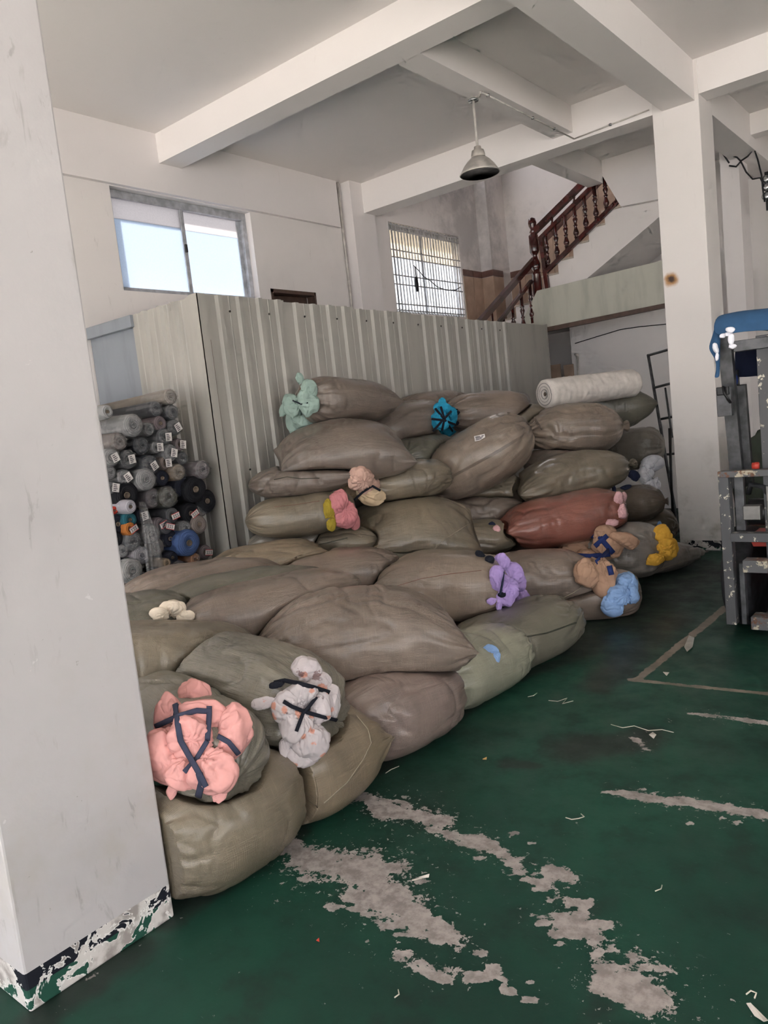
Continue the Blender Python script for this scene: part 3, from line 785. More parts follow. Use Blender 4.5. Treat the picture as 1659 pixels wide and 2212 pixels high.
# wiring on the slim rear column
wr = empty('loose_wiring', 'tangle of dark wires hanging from a bracket at the slim rear column', 'wiring')
YV = 10.1
for pts in (((1553,312),(1562,325),(1575,335),(1592,340),(1600,348),(1612,372),(1626,387),(1642,384),(1650,400)),
            ((1600,348),(1615,338),(1629,322),(1637,345),(1645,378),(1648,410),(1652,436)),
            ((1575,358),(1590,360),(1602,347)),((1560,330),(1575,352))):
    tube('wire', [atY(x, y, YV) for x, y in pts], .010, M_BLACK, wr, 6)
ins = empty('insulator_rack', 'dark electric insulator rack on the rear wall at the picture edge', 'insulator')
box('bracket', tuple(atY(1651,372,10.2)), tuple(np.array(atY(1675,450,10.2))+np.array([0,.04,0])), M_BLACK, ins)
for y in (388, 405, 425):
    lathe('insulator', [(.02,0),(.045,.01),(.045,.04),(.02,.05)], M_CHROME, ins, 12, atY(1656,y,10.15), (0,-1,0))

# ------------------------------------------------------------------ fabric rolls in a stack
def roll_end_material(name, col):
    if name in MATS: return MATS[name]
    t = NT(name); oc = t.coord('Object'); x, y, z = t.sep(oc)
    rad = t.math('SQRT', t.math('ADD', t.math('MULTIPLY', y, y), t.math('MULTIPLY', z, z)))
    wob = t.math('MULTIPLY', t.noise(oc, 9, 3), .02)
    rings = t.math('SINE', t.math('MULTIPLY', t.math('ADD', rad, wob), 520))
    c = t.mix(t.ramp(rings, -.2, .9), tuple(q*.78 for q in col[:3])+(1,), tuple(min(1, q*1.12) for q in col[:3])+(1,))
    n = t.noise(t.geo(), 12, 5); c = t.mix(t.math('MULTIPLY', t.ramp(n, .5, .75), .35), c, tuple(q*.5 for q in col[:3])+(1,))
    t.out(c, .8, 0, .3); t.bump(rings, .4, .004); MATS[name] = t.m; return t.m
def film_material():
    t = NT('clear_film'); p = t.geo()
    n = t.noise(p, 22, 5, .6, 1.0)
    t.out((.55,.53,.53,1), .14, 0, .9); t.bump(n, .8, .02)
    t.b.inputs['Alpha'].default_value = .17
    return t.m
M_FILM = film_material()
M_TAG = simple('white_paper_tag', (.62,.58,.56,1), .8)
M_TAGINK = simple('tag_ink', (.06,.05,.06,1), .8)
M_TAGRED = simple('tag_red_edge', (.45,.05,.05,1), .7)
M_CORE = simple('cardboard_core', (.16,.12,.09,1), .8)
M_HOLE = simple('core_shadow', (.02,.018,.016,1), .9)

RC = {'beige':(.48,.41,.34),'grey':(.27,.26,.27),'dgrey':(.10,.10,.11),'lgrey':(.40,.39,.39),'mauve':(.20,.16,.17),'navy':(.018,.020,.035),
      'black':(.010,.010,.014),'tan':(.34,.25,.17),'olive':(.09,.085,.06),'lilac':(.50,.47,.52),'red':(.55,.05,.03),'teal':(.02,.13,.17),
      'orange':(.60,.20,.04),'blue':(.075,.13,.31),'white':(.56,.54,.53),'taupe':(.26,.21,.19)}
# crop-space list: cx, cy, r, colour, tag?, film?, how far it sticks out
RL = [(600,182,52,'beige',0,1,.06),(165,285,46,'lgrey',0,0,.04),(500,265,52,'dgrey',0,1,.02),(612,288,50,'dgrey',0,1,.04),(345,380,78,'lgrey',0,1,.08),
 (452,405,44,'grey',0,1,.02),(532,365,50,'mauve',0,0,.03),(628,392,56,'dgrey',1,1,.03),(248,492,60,'taupe',0,1,.03),(560,458,60,'dgrey',1,1,.04),
 (195,600,62,'lgrey',1,1,.05),(308,612,64,'dgrey',1,1,.04),(400,520,62,'navy',0,1,.01),(505,530,42,'grey',1,1,.03),(600,568,58,'grey',1,1,.05),(662,512,42,'mauve',1,0,.02),
 (682,605,46,'dgrey',0,1,.02),(462,655,70,'navy',1,1,.05),(562,638,44,'taupe',1,0,.03),(185,705,46,'grey',0,1,.02),(285,735,52,'grey',1,1,.04),
 (432,752,76,'lgrey',0,1,.08),(545,742,52,'navy',0,0,.04),(655,702,56,'tan',0,1,.07),(822,685,62,'mauve',0,1,.10),(200,808,40,'dgrey',1,1,.03),
 (300,860,92,'black',0,0,.05),(775,820,88,'black',0,0,.08),(855,900,76,'black',0,0,.05),(585,872,72,'olive',0,1,.06),(692,800,70,'navy',0,0,.02),(480,880,66,'mauve',0,1,.01),
 (325,940,46,'lilac',0,0,.14),(214,965,28,'red',0,0,.03),(322,1030,52,'teal',0,0,.05),(400,1000,44,'navy',1,0,.03),(742,985,70,'black',2,0,.03),(812,960,48,'taupe',0,1,.02),
 (612,1000,52,'dgrey',2,0,.04),(530,1062,48,'mauve',2,0,.02),(575,1075,50,'dgrey',2,0,.05),(322,1092,46,'orange',2,0,.06),(800,1062,62,'taupe',0,0,.06),
 (702,1085,48,'grey',0,1,.03),(240,1060,62,'navy',0,0,.01),(730,1190,90,'blue',0,0,.09),(345,1178,66,'dgrey',0,1,.05),(222,1160,56,'black',0,0,.02),(470,1130,70,'grey',0,1,.02),(600,1160,58,'navy',0,0,.01),
 (398,1275,66,'lilac',0,1,.05),(842,1252,48,'mauve',2,0,.04),(772,1302,40,'orange',0,1,.06),(786,1342,42,'white',0,0,.04),(340,1382,82,'white',0,1,.09),
 (432,1455,60,'white',0,0,.06),(575,1328,32,'tan',0,0,.12),(655,1375,64,'mauve',0,1,.04),(615,1290,44,'navy',0,0,.03),(332,1512,58,'taupe',0,0,.06),
 (272,1245,44,'grey',0,1,.03),(500,1215,64,'taupe',0,1,.01),(712,1378,56,'black',2,0,.03),(668,1452,32,'red',0,0,.02),(820,1390,54,'black',0,0,.02),(540,1440,72,'navy',0,0,.01),(745,1462,56,'black',0,0,.01),(240,1320,52,'black',0,0,.01)]
ROLLX = -4.86
def fabric_rolls():
    rng = random.Random(4)
    recs = []
    for cx, cy, rp, colr, tg, film, out in RL:
        px, py = 180+cx/3.19, 800+cy/3.19
        X = ROLLX+out
        p = atX(px, py, X); R = 1.06*(rp/3.19)*depth(p)/F_PX
        recs.append([p, R, colr, tg, film])
    # rows by height for the wording of labels
    names = {'beige':'beige','grey':'grey','dgrey':'dark grey','lgrey':'light grey','mauve':'mauve grey','navy':'navy','black':'black','tan':'tan','olive':'olive',
             'lilac':'pale lilac','red':'red','teal':'teal','orange':'orange','blue':'bright blue','white':'white','taupe':'taupe'}
    order = sorted(range(len(recs)), key=lambda i: -recs[i][0][2])
    rows = []
    for i in order:
        if not rows or rows[-1][0] - recs[i][0][2] > .10: rows.append([recs[i][0][2], []])
        rows[-1][1].append(i)
    nth = lambda n: ('first','second','third','fourth','fifth','sixth','seventh','eighth','ninth','tenth','eleventh','twelfth','thirteenth','fourteenth')[n]
    where = {}
    for ri, (z, ids) in enumerate(rows):
        for k, i in enumerate(sorted(ids, key=lambda j: recs[j][0][1])): where[i] = (ri, k)
    for i, (p, R, colr, tg, film) in enumerate(recs):
        c = tuple(q*(.5 if film else .75) for q in RC[colr]); Lr = 1.30+rng.uniform(-.05,.05)
        ri, k = where[i]
        kind = 'tagged' if tg else ('film wrapped' if film else 'bare')
        lab = '%s %s fabric roll, %s from the near column in the %s row down' % (kind, names[colr], nth(k), nth(ri))
        r = empty('fabric_roll', lab, 'fabric roll', 'fabric rolls stacked beside the partition')
        r.location = p
        r.rotation_euler = (0, rng.uniform(-.03,.03), rng.uniform(-.05,.05))
        mat = roll_end_material('roll_'+colr+('_wrapped' if film else ''), tuple(c)+(1,))
        n = 26; ph = rng.uniform(0, 6)
        def ringr(th, rr): return rr*(1+.035*math.sin(2*th+ph)+.02*math.sin(5*th+ph*2))
        prof = [(R*.22,-.03),(R*.24,.0),(R*.55,.012),(R*.88,.004),(R*.985,-.012),(R,-.05),(R*1.01,-.4),(R*.99,-Lr),(R*.3,-Lr)]
        v, f = [], []
        for rr, h in prof:
            for q in range(n):
                th = 2*math.pi*q/n; r2 = ringr(th, rr)
                v.append((h, r2*math.cos(th), r2*math.sin(th)))
        for a in range(len(prof)-1):
            for q in range(n): f.append((a*n+q, a*n+(q+1)%n, (a+1)*n+(q+1)%n, (a+1)*n+q))
        f.append(tuple((len(prof)-1)*n+q for q in range(n)))
        mesh('fabric', v, f, mat, r, True)
        lathe('core', [(R*.235,-.05),(R*.235,.006),(R*.17,.006),(R*.17,-.06),(0.0001,-.06)], M_CORE if not film else mat, r, 12, (0,0,0), (1,0,0))
        if film:
            # film twisted over the end: a shallow pleated cap
            v, f = [], []; m = 40
            cp = [(R*1.02,-.30),(R*1.03,-.04),(R*.95,.012),(R*.6,.026),(R*.28,.030),(R*.12,.022)]
            for j, (rr, h) in enumerate(cp):
                for q in range(m):
                    th = 2*math.pi*q/m
                    pl_ = (.05*math.sin(9*th+ph+j*.3)+.035*math.sin(17*th+2*ph))*(.35 if j < 2 else 1)
                    v.append((h+(.010*math.sin(11*th+ph) if j > 1 else 0), rr*(1+pl_)*math.cos(th), rr*(1+pl_)*math.sin(th)))
            for a in range(len(cp)-1):
                for q in range(m): f.append((a*m+q, a*m+(q+1)%m, (a+1)*m+(q+1)%m, (a+1)*m+q))
            mesh('film_wrap', v, f, M_FILM, r, True)
        if tg:
            tw, thh = (.042,.05) if tg == 1 else (.052,.036)
            a0 = rng.uniform(-.35,.5)
            te = empty_part('paper_tag', r); te.location = (.036, R*.12, -R*.05); te.rotation_euler = (a0, 0, 0)
            mesh('paper', [(0,-tw/2*1.3,-thh/2*1.2),(0,tw/2*1.3,-thh/2*1.2),(0.002,tw/2*1.3,thh/2*1.2),(0.002,-tw/2*1.3,thh/2*1.2)], [(0,1,2,3)], M_TAG, te)
            if tg == 1:
                for q in range(4):
                    z = thh*(.38-.25*q)
                    mesh('print_line', [(.003,-tw*.45,z-.004),(.003,tw*(.1+.1*(q%3)),z-.004),(.003,tw*(.1+.1*(q%3)),z+.002),(.003,-tw*.45,z+.002)], [(0,1,2,3)], M_TAGINK, te)
            else:
                box('red_edge', (.0005,-tw*.66,thh*.5), (.0035,tw*.66,thh*.62), M_TAGRED, te)
                box('red_edge', (.0005,-tw*.66,-thh*.62), (.0035,tw*.66,-thh*.5), M_TAGRED, te)
                for q in range(3):
                    y = tw*(-.38+.34*q)
                    tube('pen_digit', [(.004,y-.006,.009),(.004,y+.006,.011),(.004,y-.002,.0),(.004,y+.007,-.006),(.004,y-.005,-.012)], .0022, M_TAGINK, te, 5)
    # plain dark box added as filler under the rolls, seen in the low gaps
    bk = box('stack_backing', (-6.1, 2.6, 0), (-4.98, 3.78, .52), M_DARK)
    bk.name = 'dark_filler_box'; tag(bk, 'plain black filler box added under the stacked rolls', 'fabric', None, None)
fabric_rolls()
# loose clear plastic strip hanging over the stack
def hanging_film():
    pts = [(402,905,.13),(420,980,.16),(440,1060,.16),(462,1150,.17),(478,1240,.17),(490,1330,.17),(500,1420,.17),(505,1490,.16)]
    wid = [20,34,42,52,58,62,62,40]
    n = 14; v, f = [], []
    rng = random.Random(9)
    for j, (cx, cy, out) in enumerate(pts):
        for k in range(n):
            u = k/(n-1)-.5
            px = 180+(cx+u*2*wid[j])/3.19; py = 800+(cy+rng.uniform(-6,6))/3.19
            p = atX(px, py, ROLLX+out-.035+.018*math.sin(k*2.1+j*.7)+.01*math.sin(k*4.7+j)); v.append(p)
    for j in range(len(pts)-1):
        for k in range(n-1): f.append((j*n+k, j*n+k+1, (j+1)*n+k+1, (j+1)*n+k))
    o = mesh('plastic_film', v, f, M_FILM, None, True)
    m = o.modifiers.new('s', 'SOLIDIFY'); m.thickness = .002
    m2 = o.modifiers.new('ss', 'SUBSURF'); m2.levels = 1; m2.render_levels = 1
    tag(o, 'clear crumpled plastic film hanging down over the fabric rolls', 'plastic film')
hanging_film()

box('pane', (XW-.12, 9.0, 5.4), (XW-.11, 10.9, 6.9), M_FROSTUP, None).name = 'window_4'
tag(bpy.data.objects['window_4'], 'frosted upper storey window lighting the stairwell', None, None, 'structure')

# ------------------------------------------------------------------ woven sacks
# colours
SC = {'olive':(0.217,0.173,0.117),'tan':(0.277,0.208,0.157),'brown':(0.245,0.182,0.142),'dbrown':(0.189,0.143,0.113),'green':(0.158,0.143,0.104),'grey':(0.217,0.186,0.159),'sand':(0.287,0.217,0.142),'mint':(0.314,0.303,0.226),'rose':(0.264,0.192,0.163),'red':(0.287,0.094,0.063),'silver':(0.231,0.204,0.159),'pale':(0.277,0.238,0.192)}
# name: px, py, X | azimuth, elevation, roll (deg) | half length, half width, half height | end at -s, end at +s | bendv, bendw | colour, gloss
SK = {
 # floor row along the front
 'front_floor': (478,1800,-2.32,  84,  0,   0, .43,.27,.235,'knot','round', .05,.00,'olive',.40),
 'tan_seam': (658,1668,-2.36, 92,  0,   0, .34,.31,.235,'round','seam',.00,.00,'sand',.42),
 'rose_floor': (845,1545,-2.42,  75,  0,   0, .40,.33,.23,'round','mouthc',.00,.00,'rose',.40),
 'mint_floor':    (1005,1462,-2.42, 82,  0,   0, .47,.26,.19,'round','mouth',.00,.00,'mint',.38),
 'seam_floor': (1118,1388,-2.45, 76,  2,   0, .54,.30,.19,'round','mouthc',.00,.03,'green',.5),
 'blue_floor':    (1262,1305,-2.50, 30,  0,   0, .42,.28,.17,'round','mouth',.00,.00,'brown',.5),
 'far_floor': (1418,1230,-2.52, 66,  0,   0, .42,.28,.13,'round','seam',.00,.00,'grey',.5),
 'gap_floor':     (985,1372,-2.95,  80,  0,   0, .40,.28,.17,'round','round',.00,.00,'dbrown',.5),
 # second layer, front
 'pink': (395,1590,-2.52, -12, -6,   0, .43,.215,.215,'round','mouth',.00,.00,'silver',.36),
 'print': (525,1498,-2.62,   0, -4,   0, .52,.265,.255,'round','mouth',.00,.00,'silver',.34),
 'hump': (772,1380,-2.64,  46, -2,   0, .56,.36,.28,'round','seam',.00,-.05,'brown',.44),
 'lilac':         (955,1268,-2.98,  28, -4,   0, .46,.32,.245,'seam','mouth',.00,.00,'tan',.42),
 'lilac_right':   (1165,1250,-2.75, 40, -4,   0, .46,.30,.22,'round','seam',.00,.00,'brown',.45),
 'low_left': (372,1415,-3.02,  40, -6,   0, .46,.28,.16,'round','knot',.00,.00,'olive',.45),
 'low_brown':     (580,1312,-3.12,  62,  2,   0, .54,.26,.165,'round','round',.00,.03,'brown',.46),
 'cream':         (520,1290,-3.45,  70,  0,   0, .56,.24,.155,'mouthc','round',.00,.00,'green',.5),
 'low_back':      (440,1268,-3.80,  66,  0,   0, .52,.28,.17,'round','round',.00,.00,'brown',.5),
 'green_left': (290,1345,-3.55,  66,  0,   0, .36,.26,.15,'round','knot',.00,.00,'green',.5),
 'low_fold':      (728,1238,-3.62,  55,  0,   0, .46,.28,.17,'round','round',.00,.00,'brown',.46),
 'low_rear':      (585,1217,-4.05,  58,  0,   0, .44,.30,.16,'round','seam',.00,.00,'sand',.48),
 'tag_low':       (845,1225,-3.72,  60,  0,   0, .40,.28,.17,'round','seam',.00,.00,'green',.48),
 # tower against the partition
 'barrel':        (738,1170,-4.02,  22,  0,   0, .36,.24,.135,'round','knot',.00,.00,'olive',.46),
 'pale_low':      (636,1168,-4.32,  60,  0,   0, .36,.26,.12,'round','round',.00,.00,'pale',.42),
 'pinkyellow':    (650,1112,-4.15,  50,  0,   0, .42,.28,.165,'round','mouth',.00,.00,'olive',.46),
 'small_seam': (655,1036,-4.20,  50,  0,   0, .42,.28,.135,'round','seam',.00,.00,'dbrown',.5),
 'big_dark':      (742,977,-4.02,   50, -2,  18, .52,.33,.235,'seam','seam',.00,-.03,'dbrown',.46),
 'mint_top':      (748,868,-4.25,   76, -6,   0, .44,.27,.20,'mouth','seam',.00,.00,'dbrown',.5),
 'slumped':       (862,922,-4.28,   70, 12,   0, .50,.30,.20,'round','round',.00,.00,'dbrown',.5),
 'rear_top':      (935,880,-4.50,   70,  0,   0, .44,.26,.17,'round','round',.00,.00,'brown',.5),
 'peach': (872,1038,-3.80,  55,  0,   0, .40,.28,.165,'mouth','round',.00,.00,'olive',.42),
 'triangle': (895,1142,-3.62,  46, -4,  38, .50,.31,.185,'seam','seam',.00,-.06,'olive',.40),
 'smooth_green':  (915,985,-4.05,   95,  0,   0, .44,.26,.20,'round','round',.00,.00,'green',.46),
 'label_big':     (1038,985,-3.52, 215,-24,   0, .56,.32,.28,'knot','mouthc',.00,.00,'tan',.42),
 'blue_top':      (1052,890,-3.95,  52,  0,   0, .44,.27,.205,'mouth','round',.00,.00,'brown',.48),
 'behind_low':    (1025,1108,-3.66, 50,  0,   0, .46,.28,.17,'round','round',.00,.00,'dbrown',.46),
 'shiny_low':     (1072,1062,-3.58, 50,  0,   0, .36,.26,.15,'round','round',.00,.00,'olive',.36),
 'navy_pink':     (1015,1165,-3.48, 48,  0,   0, .42,.28,.155,'round','mouth',.00,.00,'olive',.42),
 # right hand stack
 'right_upper': (1246,928,-3.20,  45, -2,   0, .50,.31,.25,'round','knot',.00,.00,'tan',.42),
 'right_rear': (1292,886,-3.36,  48,  0,   0, .54,.30,.265,'round','seam',.00,.00,'green',.44),
 'right_olive':   (1238,1028,-3.02, 50,  6,   0, .60,.30,.205,'seam','knot',.00,-.02,'olive',.38),
 'red':           (1213,1122,-2.92, 46,  3,   0, .56,.29,.215,'seam','mouth',.00,.00,'red',.36),
 'white_right': (1372,968,-3.25,  10,  0,   0, .32,.26,.235,'round','mouth',.00,.00,'pale',.5),
 'round_right': (1370,1086,-3.05, 10,  0,   0, .34,.24,.20,'round','knot',.00,.00,'tan',.46),
 'yellow_right': (1390,1140,-3.05, 20,  0,   0, .36,.25,.20,'round','mouth',.00,.00,'olive',.46),
 'navy_tan': (1336,1188,-2.55, 15, -2,   0, .38,.24,.24,'round','mouth',.00,.00,'grey',.42),
 'under_red': (1215,1200,-3.25, 46,  0,   0, .40,.28,.17,'round','round',.00,.00,'dbrown',.46),
 'between_top':   (1135,905,-3.70,  50,  0,   0, .36,.26,.15,'round','round',.00,.00,'olive',.46),
}
# unseen core of the pile only where gaps would open
CORE = {
 'core_1': (-3.35,4.15,.18, 80,.5,.30,.18,'dbrown'), 'core_2': (-3.5,5.2,.20, 80,.5,.32,.20,'dbrown'), 'core_3': (-3.5,6.3,.22, 80,.5,.32,.22,'dbrown'),
 'core_4': (-3.0,2.6,.20, 80,.5,.30,.20,'dbrown'), 'core_5': (-3.55,3.0,.26, 80,.5,.30,.26,'dbrown'), 'core_6': (-4.15,4.6,.30, 80,.5,.30,.28,'dbrown'),
 'core_7': (-3.75,6.1,.66, 80,.5,.32,.24,'dbrown'), 'core_8': (-3.8,5.9,1.05, 80,.5,.32,.20,'dbrown'), 'core_9': (-3.3,6.9,.65, 80,.5,.30,.24,'dbrown'), 'core_10': (-3.35,6.9,1.06, 80,.45,.30,.18,'dbrown'), 'core_11': (-4.25,5.3,.9, 80,.5,.26,.3,'dbrown'),'core_12': (-4.2,3.9,.32, 80,.4,.26,.3,'dbrown')}

def end_prof(kind, t):
    """width and height factor at |s| = t"""
    t = np.clip(t, 0, 1)
    if kind == 'seam':
        return (1-.16*t**3.5)*np.where(t > .985, .985, 1), np.maximum((1-t**2.9), 0)**.62*.985+.018
    if kind == 'round':
        q = np.maximum(1-t**2.7, 0)**.48; return q, q
    if kind == 'mouth':
        q = np.maximum(1-t**4.5, 0)**.46; return q, q
    if kind == 'mouthc':
        q = np.maximum(1-t**3.2, 0)**.5; return q, q
    if kind == 'knot':
        q = np.maximum(1-(np.clip(t/.90, 0, 1))**2.6, 0)**.55
        tail = .13+.10*np.clip((t-.90)/.10, 0, 1)
        q = np.sqrt(q*q+tail*tail); return q, q
class Sack:
    def __init__(s, key, c, az, el, roll, a, b, cc, e0, e1, bv, bw):
        s.key = key; s.c = np.array(c, float); s.a, s.b, s.h = a, b, cc; s.e0, s.e1 = e0, e1; s.bv, s.bw = bv, bw
        az, el, roll = map(math.radians, (az, el, roll))
        u = np.array([math.cos(az)*math.cos(el), math.sin(az)*math.cos(el), math.sin(el)])
        v = np.cross([0,0,1], u); v /= np.linalg.norm(v); w_ = np.cross(u, v)
        s.R = np.array([u, v*math.cos(roll)+w_*math.sin(roll), w_*math.cos(roll)-v*math.sin(roll)])
        s.seed = sum(ord(ch)*(i+7) for i, ch in enumerate(key)) % 9973
        s.rad = max(a, b, cc)*1.25
        rs = np.random.RandomState(s.seed); s.k = rs.normal(size=(5, 3))*np.array([3.0, 5.0, 5.0]); s.ph = rs.uniform(0, 6.28, 5)
        s.phk = rs.uniform(0, 6.28, 4)
    def prof(s, t):
        b0, c0 = end_prof(s.e0, -t); b1, c1 = end_prof(s.e1, t)
        return np.where(t < 0, b0, b1), np.where(t < 0, c0, c1)
    def f(s, P):
        L = (P-s.c) @ s.R.T
        t = L[:, 0]/s.a
        v = L[:, 1]-s.bv*t*t; w_ = L[:, 2]-s.bw*t*t
        B, C = s.prof(np.clip(t, -1, 1))
        B = np.maximum(B*s.b, .012); C = np.maximum(C*s.h, .012)
        rho = ((np.abs(v)/B)**2.3+(np.abs(w_)/C)**2.3)**(1/2.3)
        return np.where(np.abs(t) < 1, rho, 5+np.abs(t))
    def build(s, NS=88, NT_=72):
        q = np.linspace(-1, 1, NS); t = np.sin(q*math.pi/2)*.55+q*.45
        t = t/np.abs(t).max()*.9995
        th = np.linspace(0, 2*math.pi, NT_, endpoint=False)
        B, C = s.prof(t)
        n = 2.3
        cx = np.sign(np.cos(th))*np.abs(np.cos(th))**(2/n); sx = np.sign(np.sin(th))*np.abs(np.sin(th))**(2/n)
        T, TH = np.meshgrid(t, th, indexing='ij')
        m = np.ones_like(T)
        for sign, kind, j in ((-1, s.e0, 0), (1, s.e1, 1)):
            d = np.clip((sign*T-.45)/.5, 0, 1)
            if kind in ('mouth', 'mouthc', 'knot'):
                amp = {'mouth':.060,'mouthc':.070,'knot':.10}[kind]
                kf = 9+(s.seed+j*3) % 5
                m += amp*d**1.5*(np.sin(kf*TH+s.phk[j]+1.5*np.sin(2*TH))+.6*np.sin((kf*2+3)*TH+s.phk[j+2]))*np.clip((1.0-sign*T)/.05, .25, 1)
            elif kind == 'seam':
                m += .012*d*np.sin(21*TH+s.phk[j])
        u = T*s.a
        v = cx[None, :]*(B*s.b)[:, None]*m+s.bv*T*T
        w_ = sx[None, :]*(C*s.h)[:, None]*m+s.bw*T*T
        # pillow corners reach out a little beyond the seam centre
        for sign, kind in ((-1, s.e0), (1, s.e1)):
            if kind == 'seam':
                k = np.clip((sign*T-.6)/.4, 0, 1)**2
                u += sign*k*(np.abs(v)/s.b)**2*.10*s.a - sign*k*.05*s.a
        L = np.stack([u.ravel(), v.ravel(), w_.ravel()], 1)
        # soft lumps
        g = sum(np.sin(L @ s.k[i]+s.ph[i]) for i in range(5))/5
        rad = np.stack([np.zeros(len(L)), L[:, 1]-s.bv*(T.ravel()**2), L[:, 2]-s.bw*(T.ravel()**2)], 1)
        L = L+rad*(g*.075)[:, None]
        P = s.c+L @ s.R
        axis = s.c+np.stack([T.ravel()*.80*s.a, s.bv*(T.ravel()**2), s.bw*(T.ravel()**2)], 1) @ s.R
        # uv in metres along length and girth
        gir = math.pi*(s.b+s.h)
        UV = np.stack([(T*s.a).ravel(), (TH/(2*math.pi)*gir).ravel()], 1)
        s.NS, s.NT = NS, NT_; s.P, s.axis, s.UV, s.T, s.TH = P, axis, UV, T.ravel(), TH.ravel()
def press(sacks, keys=None):
    """neighbouring sacks flatten each other on the surface where both are equally deep"""
    for A in sacks:
        tmin = np.ones(len(A.P))
        for Bk in sacks:
            if Bk is A or np.linalg.norm(A.c-Bk.c) > A.rad+Bk.rad: continue
            fb = Bk.f(A.P); ii = np.where(fb < 1.02)[0]
            if len(ii) == 0: continue
            lo = np.zeros(len(ii)); hi = np.ones(len(ii))
            p1 = A.P[ii]; p0 = A.axis[ii]
            for _ in range(14):
                mid = (lo+hi)/2
                q = p0+(p1-p0)*mid[:, None]
                ok = np.minimum(mid, 1) <= Bk.f(q)-.015
                lo = np.where(ok, mid, lo); hi = np.where(ok, hi, mid)
            tmin[ii] = np.minimum(tmin[ii], np.maximum(lo, .12))
        A.tmin = tmin
    for A in sacks:
        A.P = A.axis+(A.P-A.axis)*A.tmin[:, None]
def smooth_grid(A, it=2):
    G = A.P.reshape(A.NS, A.NT, 3)
    for _ in range(it):
        N = G.copy()
        avg = (np.roll(G, 1, 1)+np.roll(G, -1, 1))
        N[1:-1] = G[1:-1]*.4+(avg[1:-1]+G[2:]+G[:-2])*.15
        G = N
    A.P = G.reshape(-1, 3)
def vnoise(P, seed=0):
    """smooth value noise in 0..1 on points (..., 3)"""
    I = np.floor(P).astype(np.int64); Fr = P-I; Fr = Fr*Fr*(3-2*Fr)
    def hsh(ix, iy, iz):
        h = (ix*374761393+iy*668265263+iz*2147483647+seed*1274126177) & 0x7fffffff
        h = ((h ^ (h >> 13))*1274126177) & 0x7fffffff
        h = (h ^ (h >> 16)) & 0xffff
        return h/65535.0
    r = 0
    for dx in (0, 1):
        wx = Fr[..., 0] if dx else 1-Fr[..., 0]
        for dy in (0, 1):
            wy = Fr[..., 1] if dy else 1-Fr[..., 1]
            for dz in (0, 1):
                wz = Fr[..., 2] if dz else 1-Fr[..., 2]
                r = r+wx*wy*wz*hsh(I[..., 0]+dx, I[..., 1]+dy, I[..., 2]+dz)
    return r
def warp(P, amt, sc_, seed):
    return P+amt*(np.stack([vnoise(P*sc_, seed+i) for i in range(3)], -1)-.5)
def ridge(P, seed): return 1-np.abs(2*vnoise(P, seed)-1)
def wrinkle(A):
    G = A.P.reshape(A.NS, A.NT, 3)
    du = np.gradient(G, axis=0); dv = (np.roll(G, -1, 1)-np.roll(G, 1, 1))
    n = np.cross(du, dv); n /= np.linalg.norm(n, axis=2, keepdims=True)+1e-9
    ctr = A.axis.reshape(A.NS, A.NT, 3); sg = np.sign(((G-ctr)*n).sum(2).mean()); n = n*sg
    T = A.T.reshape(A.NS, A.NT); TH = A.TH.reshape(A.NS, A.NT)
    L = (G-A.c) @ A.R.T; sd = A.seed*13
    e = np.clip((np.abs(T)-.35)/.55, 0, 1)
    d = .030*(vnoise(L*3.2+7, sd)-.5)+.016*(vnoise(L*7+3, sd+5)-.5)
    W = warp(L, .16, 4.5, sd+11)
    msk = np.clip((vnoise(L*3.5+1, sd+21)-.35)/.3, 0, 1)
    d += -.017*ridge(W*np.array([3.2, 9, 9]), sd+31)**8*msk                 # long folds
    msk2 = np.clip((vnoise(L*4+9, sd+41)-.45)/.25, 0, 1)
    d += -.010*ridge(W*np.array([15, 6, 6]), sd+51)**7*msk2                 # cross folds
    d += -.005*ridge(W*np.array([11, 26, 26]), sd+55)**4*msk                # small creases
    # gathers running in towards the ends
    C = np.stack([T*1.2, np.cos(TH)*3.6, np.sin(TH)*3.6], -1)+.25*(vnoise(L*9, sd+61)[..., None]-.5)
    d += (-.020*ridge(C, sd+71)**3+.006-.010*ridge(C*2.1, sd+81)**3)*e**1.4
    edge = np.clip((1-np.abs(T))/.06, 0, 1)
    # hold back where neighbours press on this sack
    free = np.clip((A.tmin.reshape(A.NS, A.NT)-.9)/.1, 0, 1)*.75+.25
    A.P = (G+n*(d*edge*free)[..., None]).reshape(-1, 3)
SACKS = {}
def make_sacks():
    for k, (px, py, X, az, el, roll, a, b, c, e0, e1, bv, bw, colr, gl) in SK.items():
        p = atX(px, py, X)
        zmin = c*.92
        if p[2] < zmin and k.endswith('floor') or k == 'tan_seam':
            p = np.array([p[0], p[1], max(p[2], zmin)])
        SACKS[k] = Sack(k, p, az, el, roll, a, b, c, e0, e1, bv, bw)
    for k, (x, y, z, az, a, b, c, colr) in CORE.items():
        SACKS[k] = Sack(k, (x, y, z), az, 0, 0, a, b, c, 'round', 'round', 0, 0)
    S = list(SACKS.values())
    for s in S:
        s.build(*((150, 132) if s.key in ('front_floor','tan_seam','rose_floor','mint_floor','pink','print','hump','lilac','seam_floor') else (104, 92) if s.key in SK else (40, 32)))
    press(S)
    for s in S:
        smooth_grid(s, 3)
        wrinkle(s)
        P = s.P
        P[:, 2] = np.maximum(P[:, 2], .004)
        inp = P[:, 1] > YP0-.05
        P[inp, 0] = np.maximum(P[inp, 0], XP+.036)
        # keep off the near column
        inc = (P[:, 1] < 1.375) & (P[:, 0] < -2.235)
        P[inc, 1] = 1.375
        if s.key == 'front_floor': P[:, 1] = np.maximum(P[:, 1], 1.372)
make_sacks()

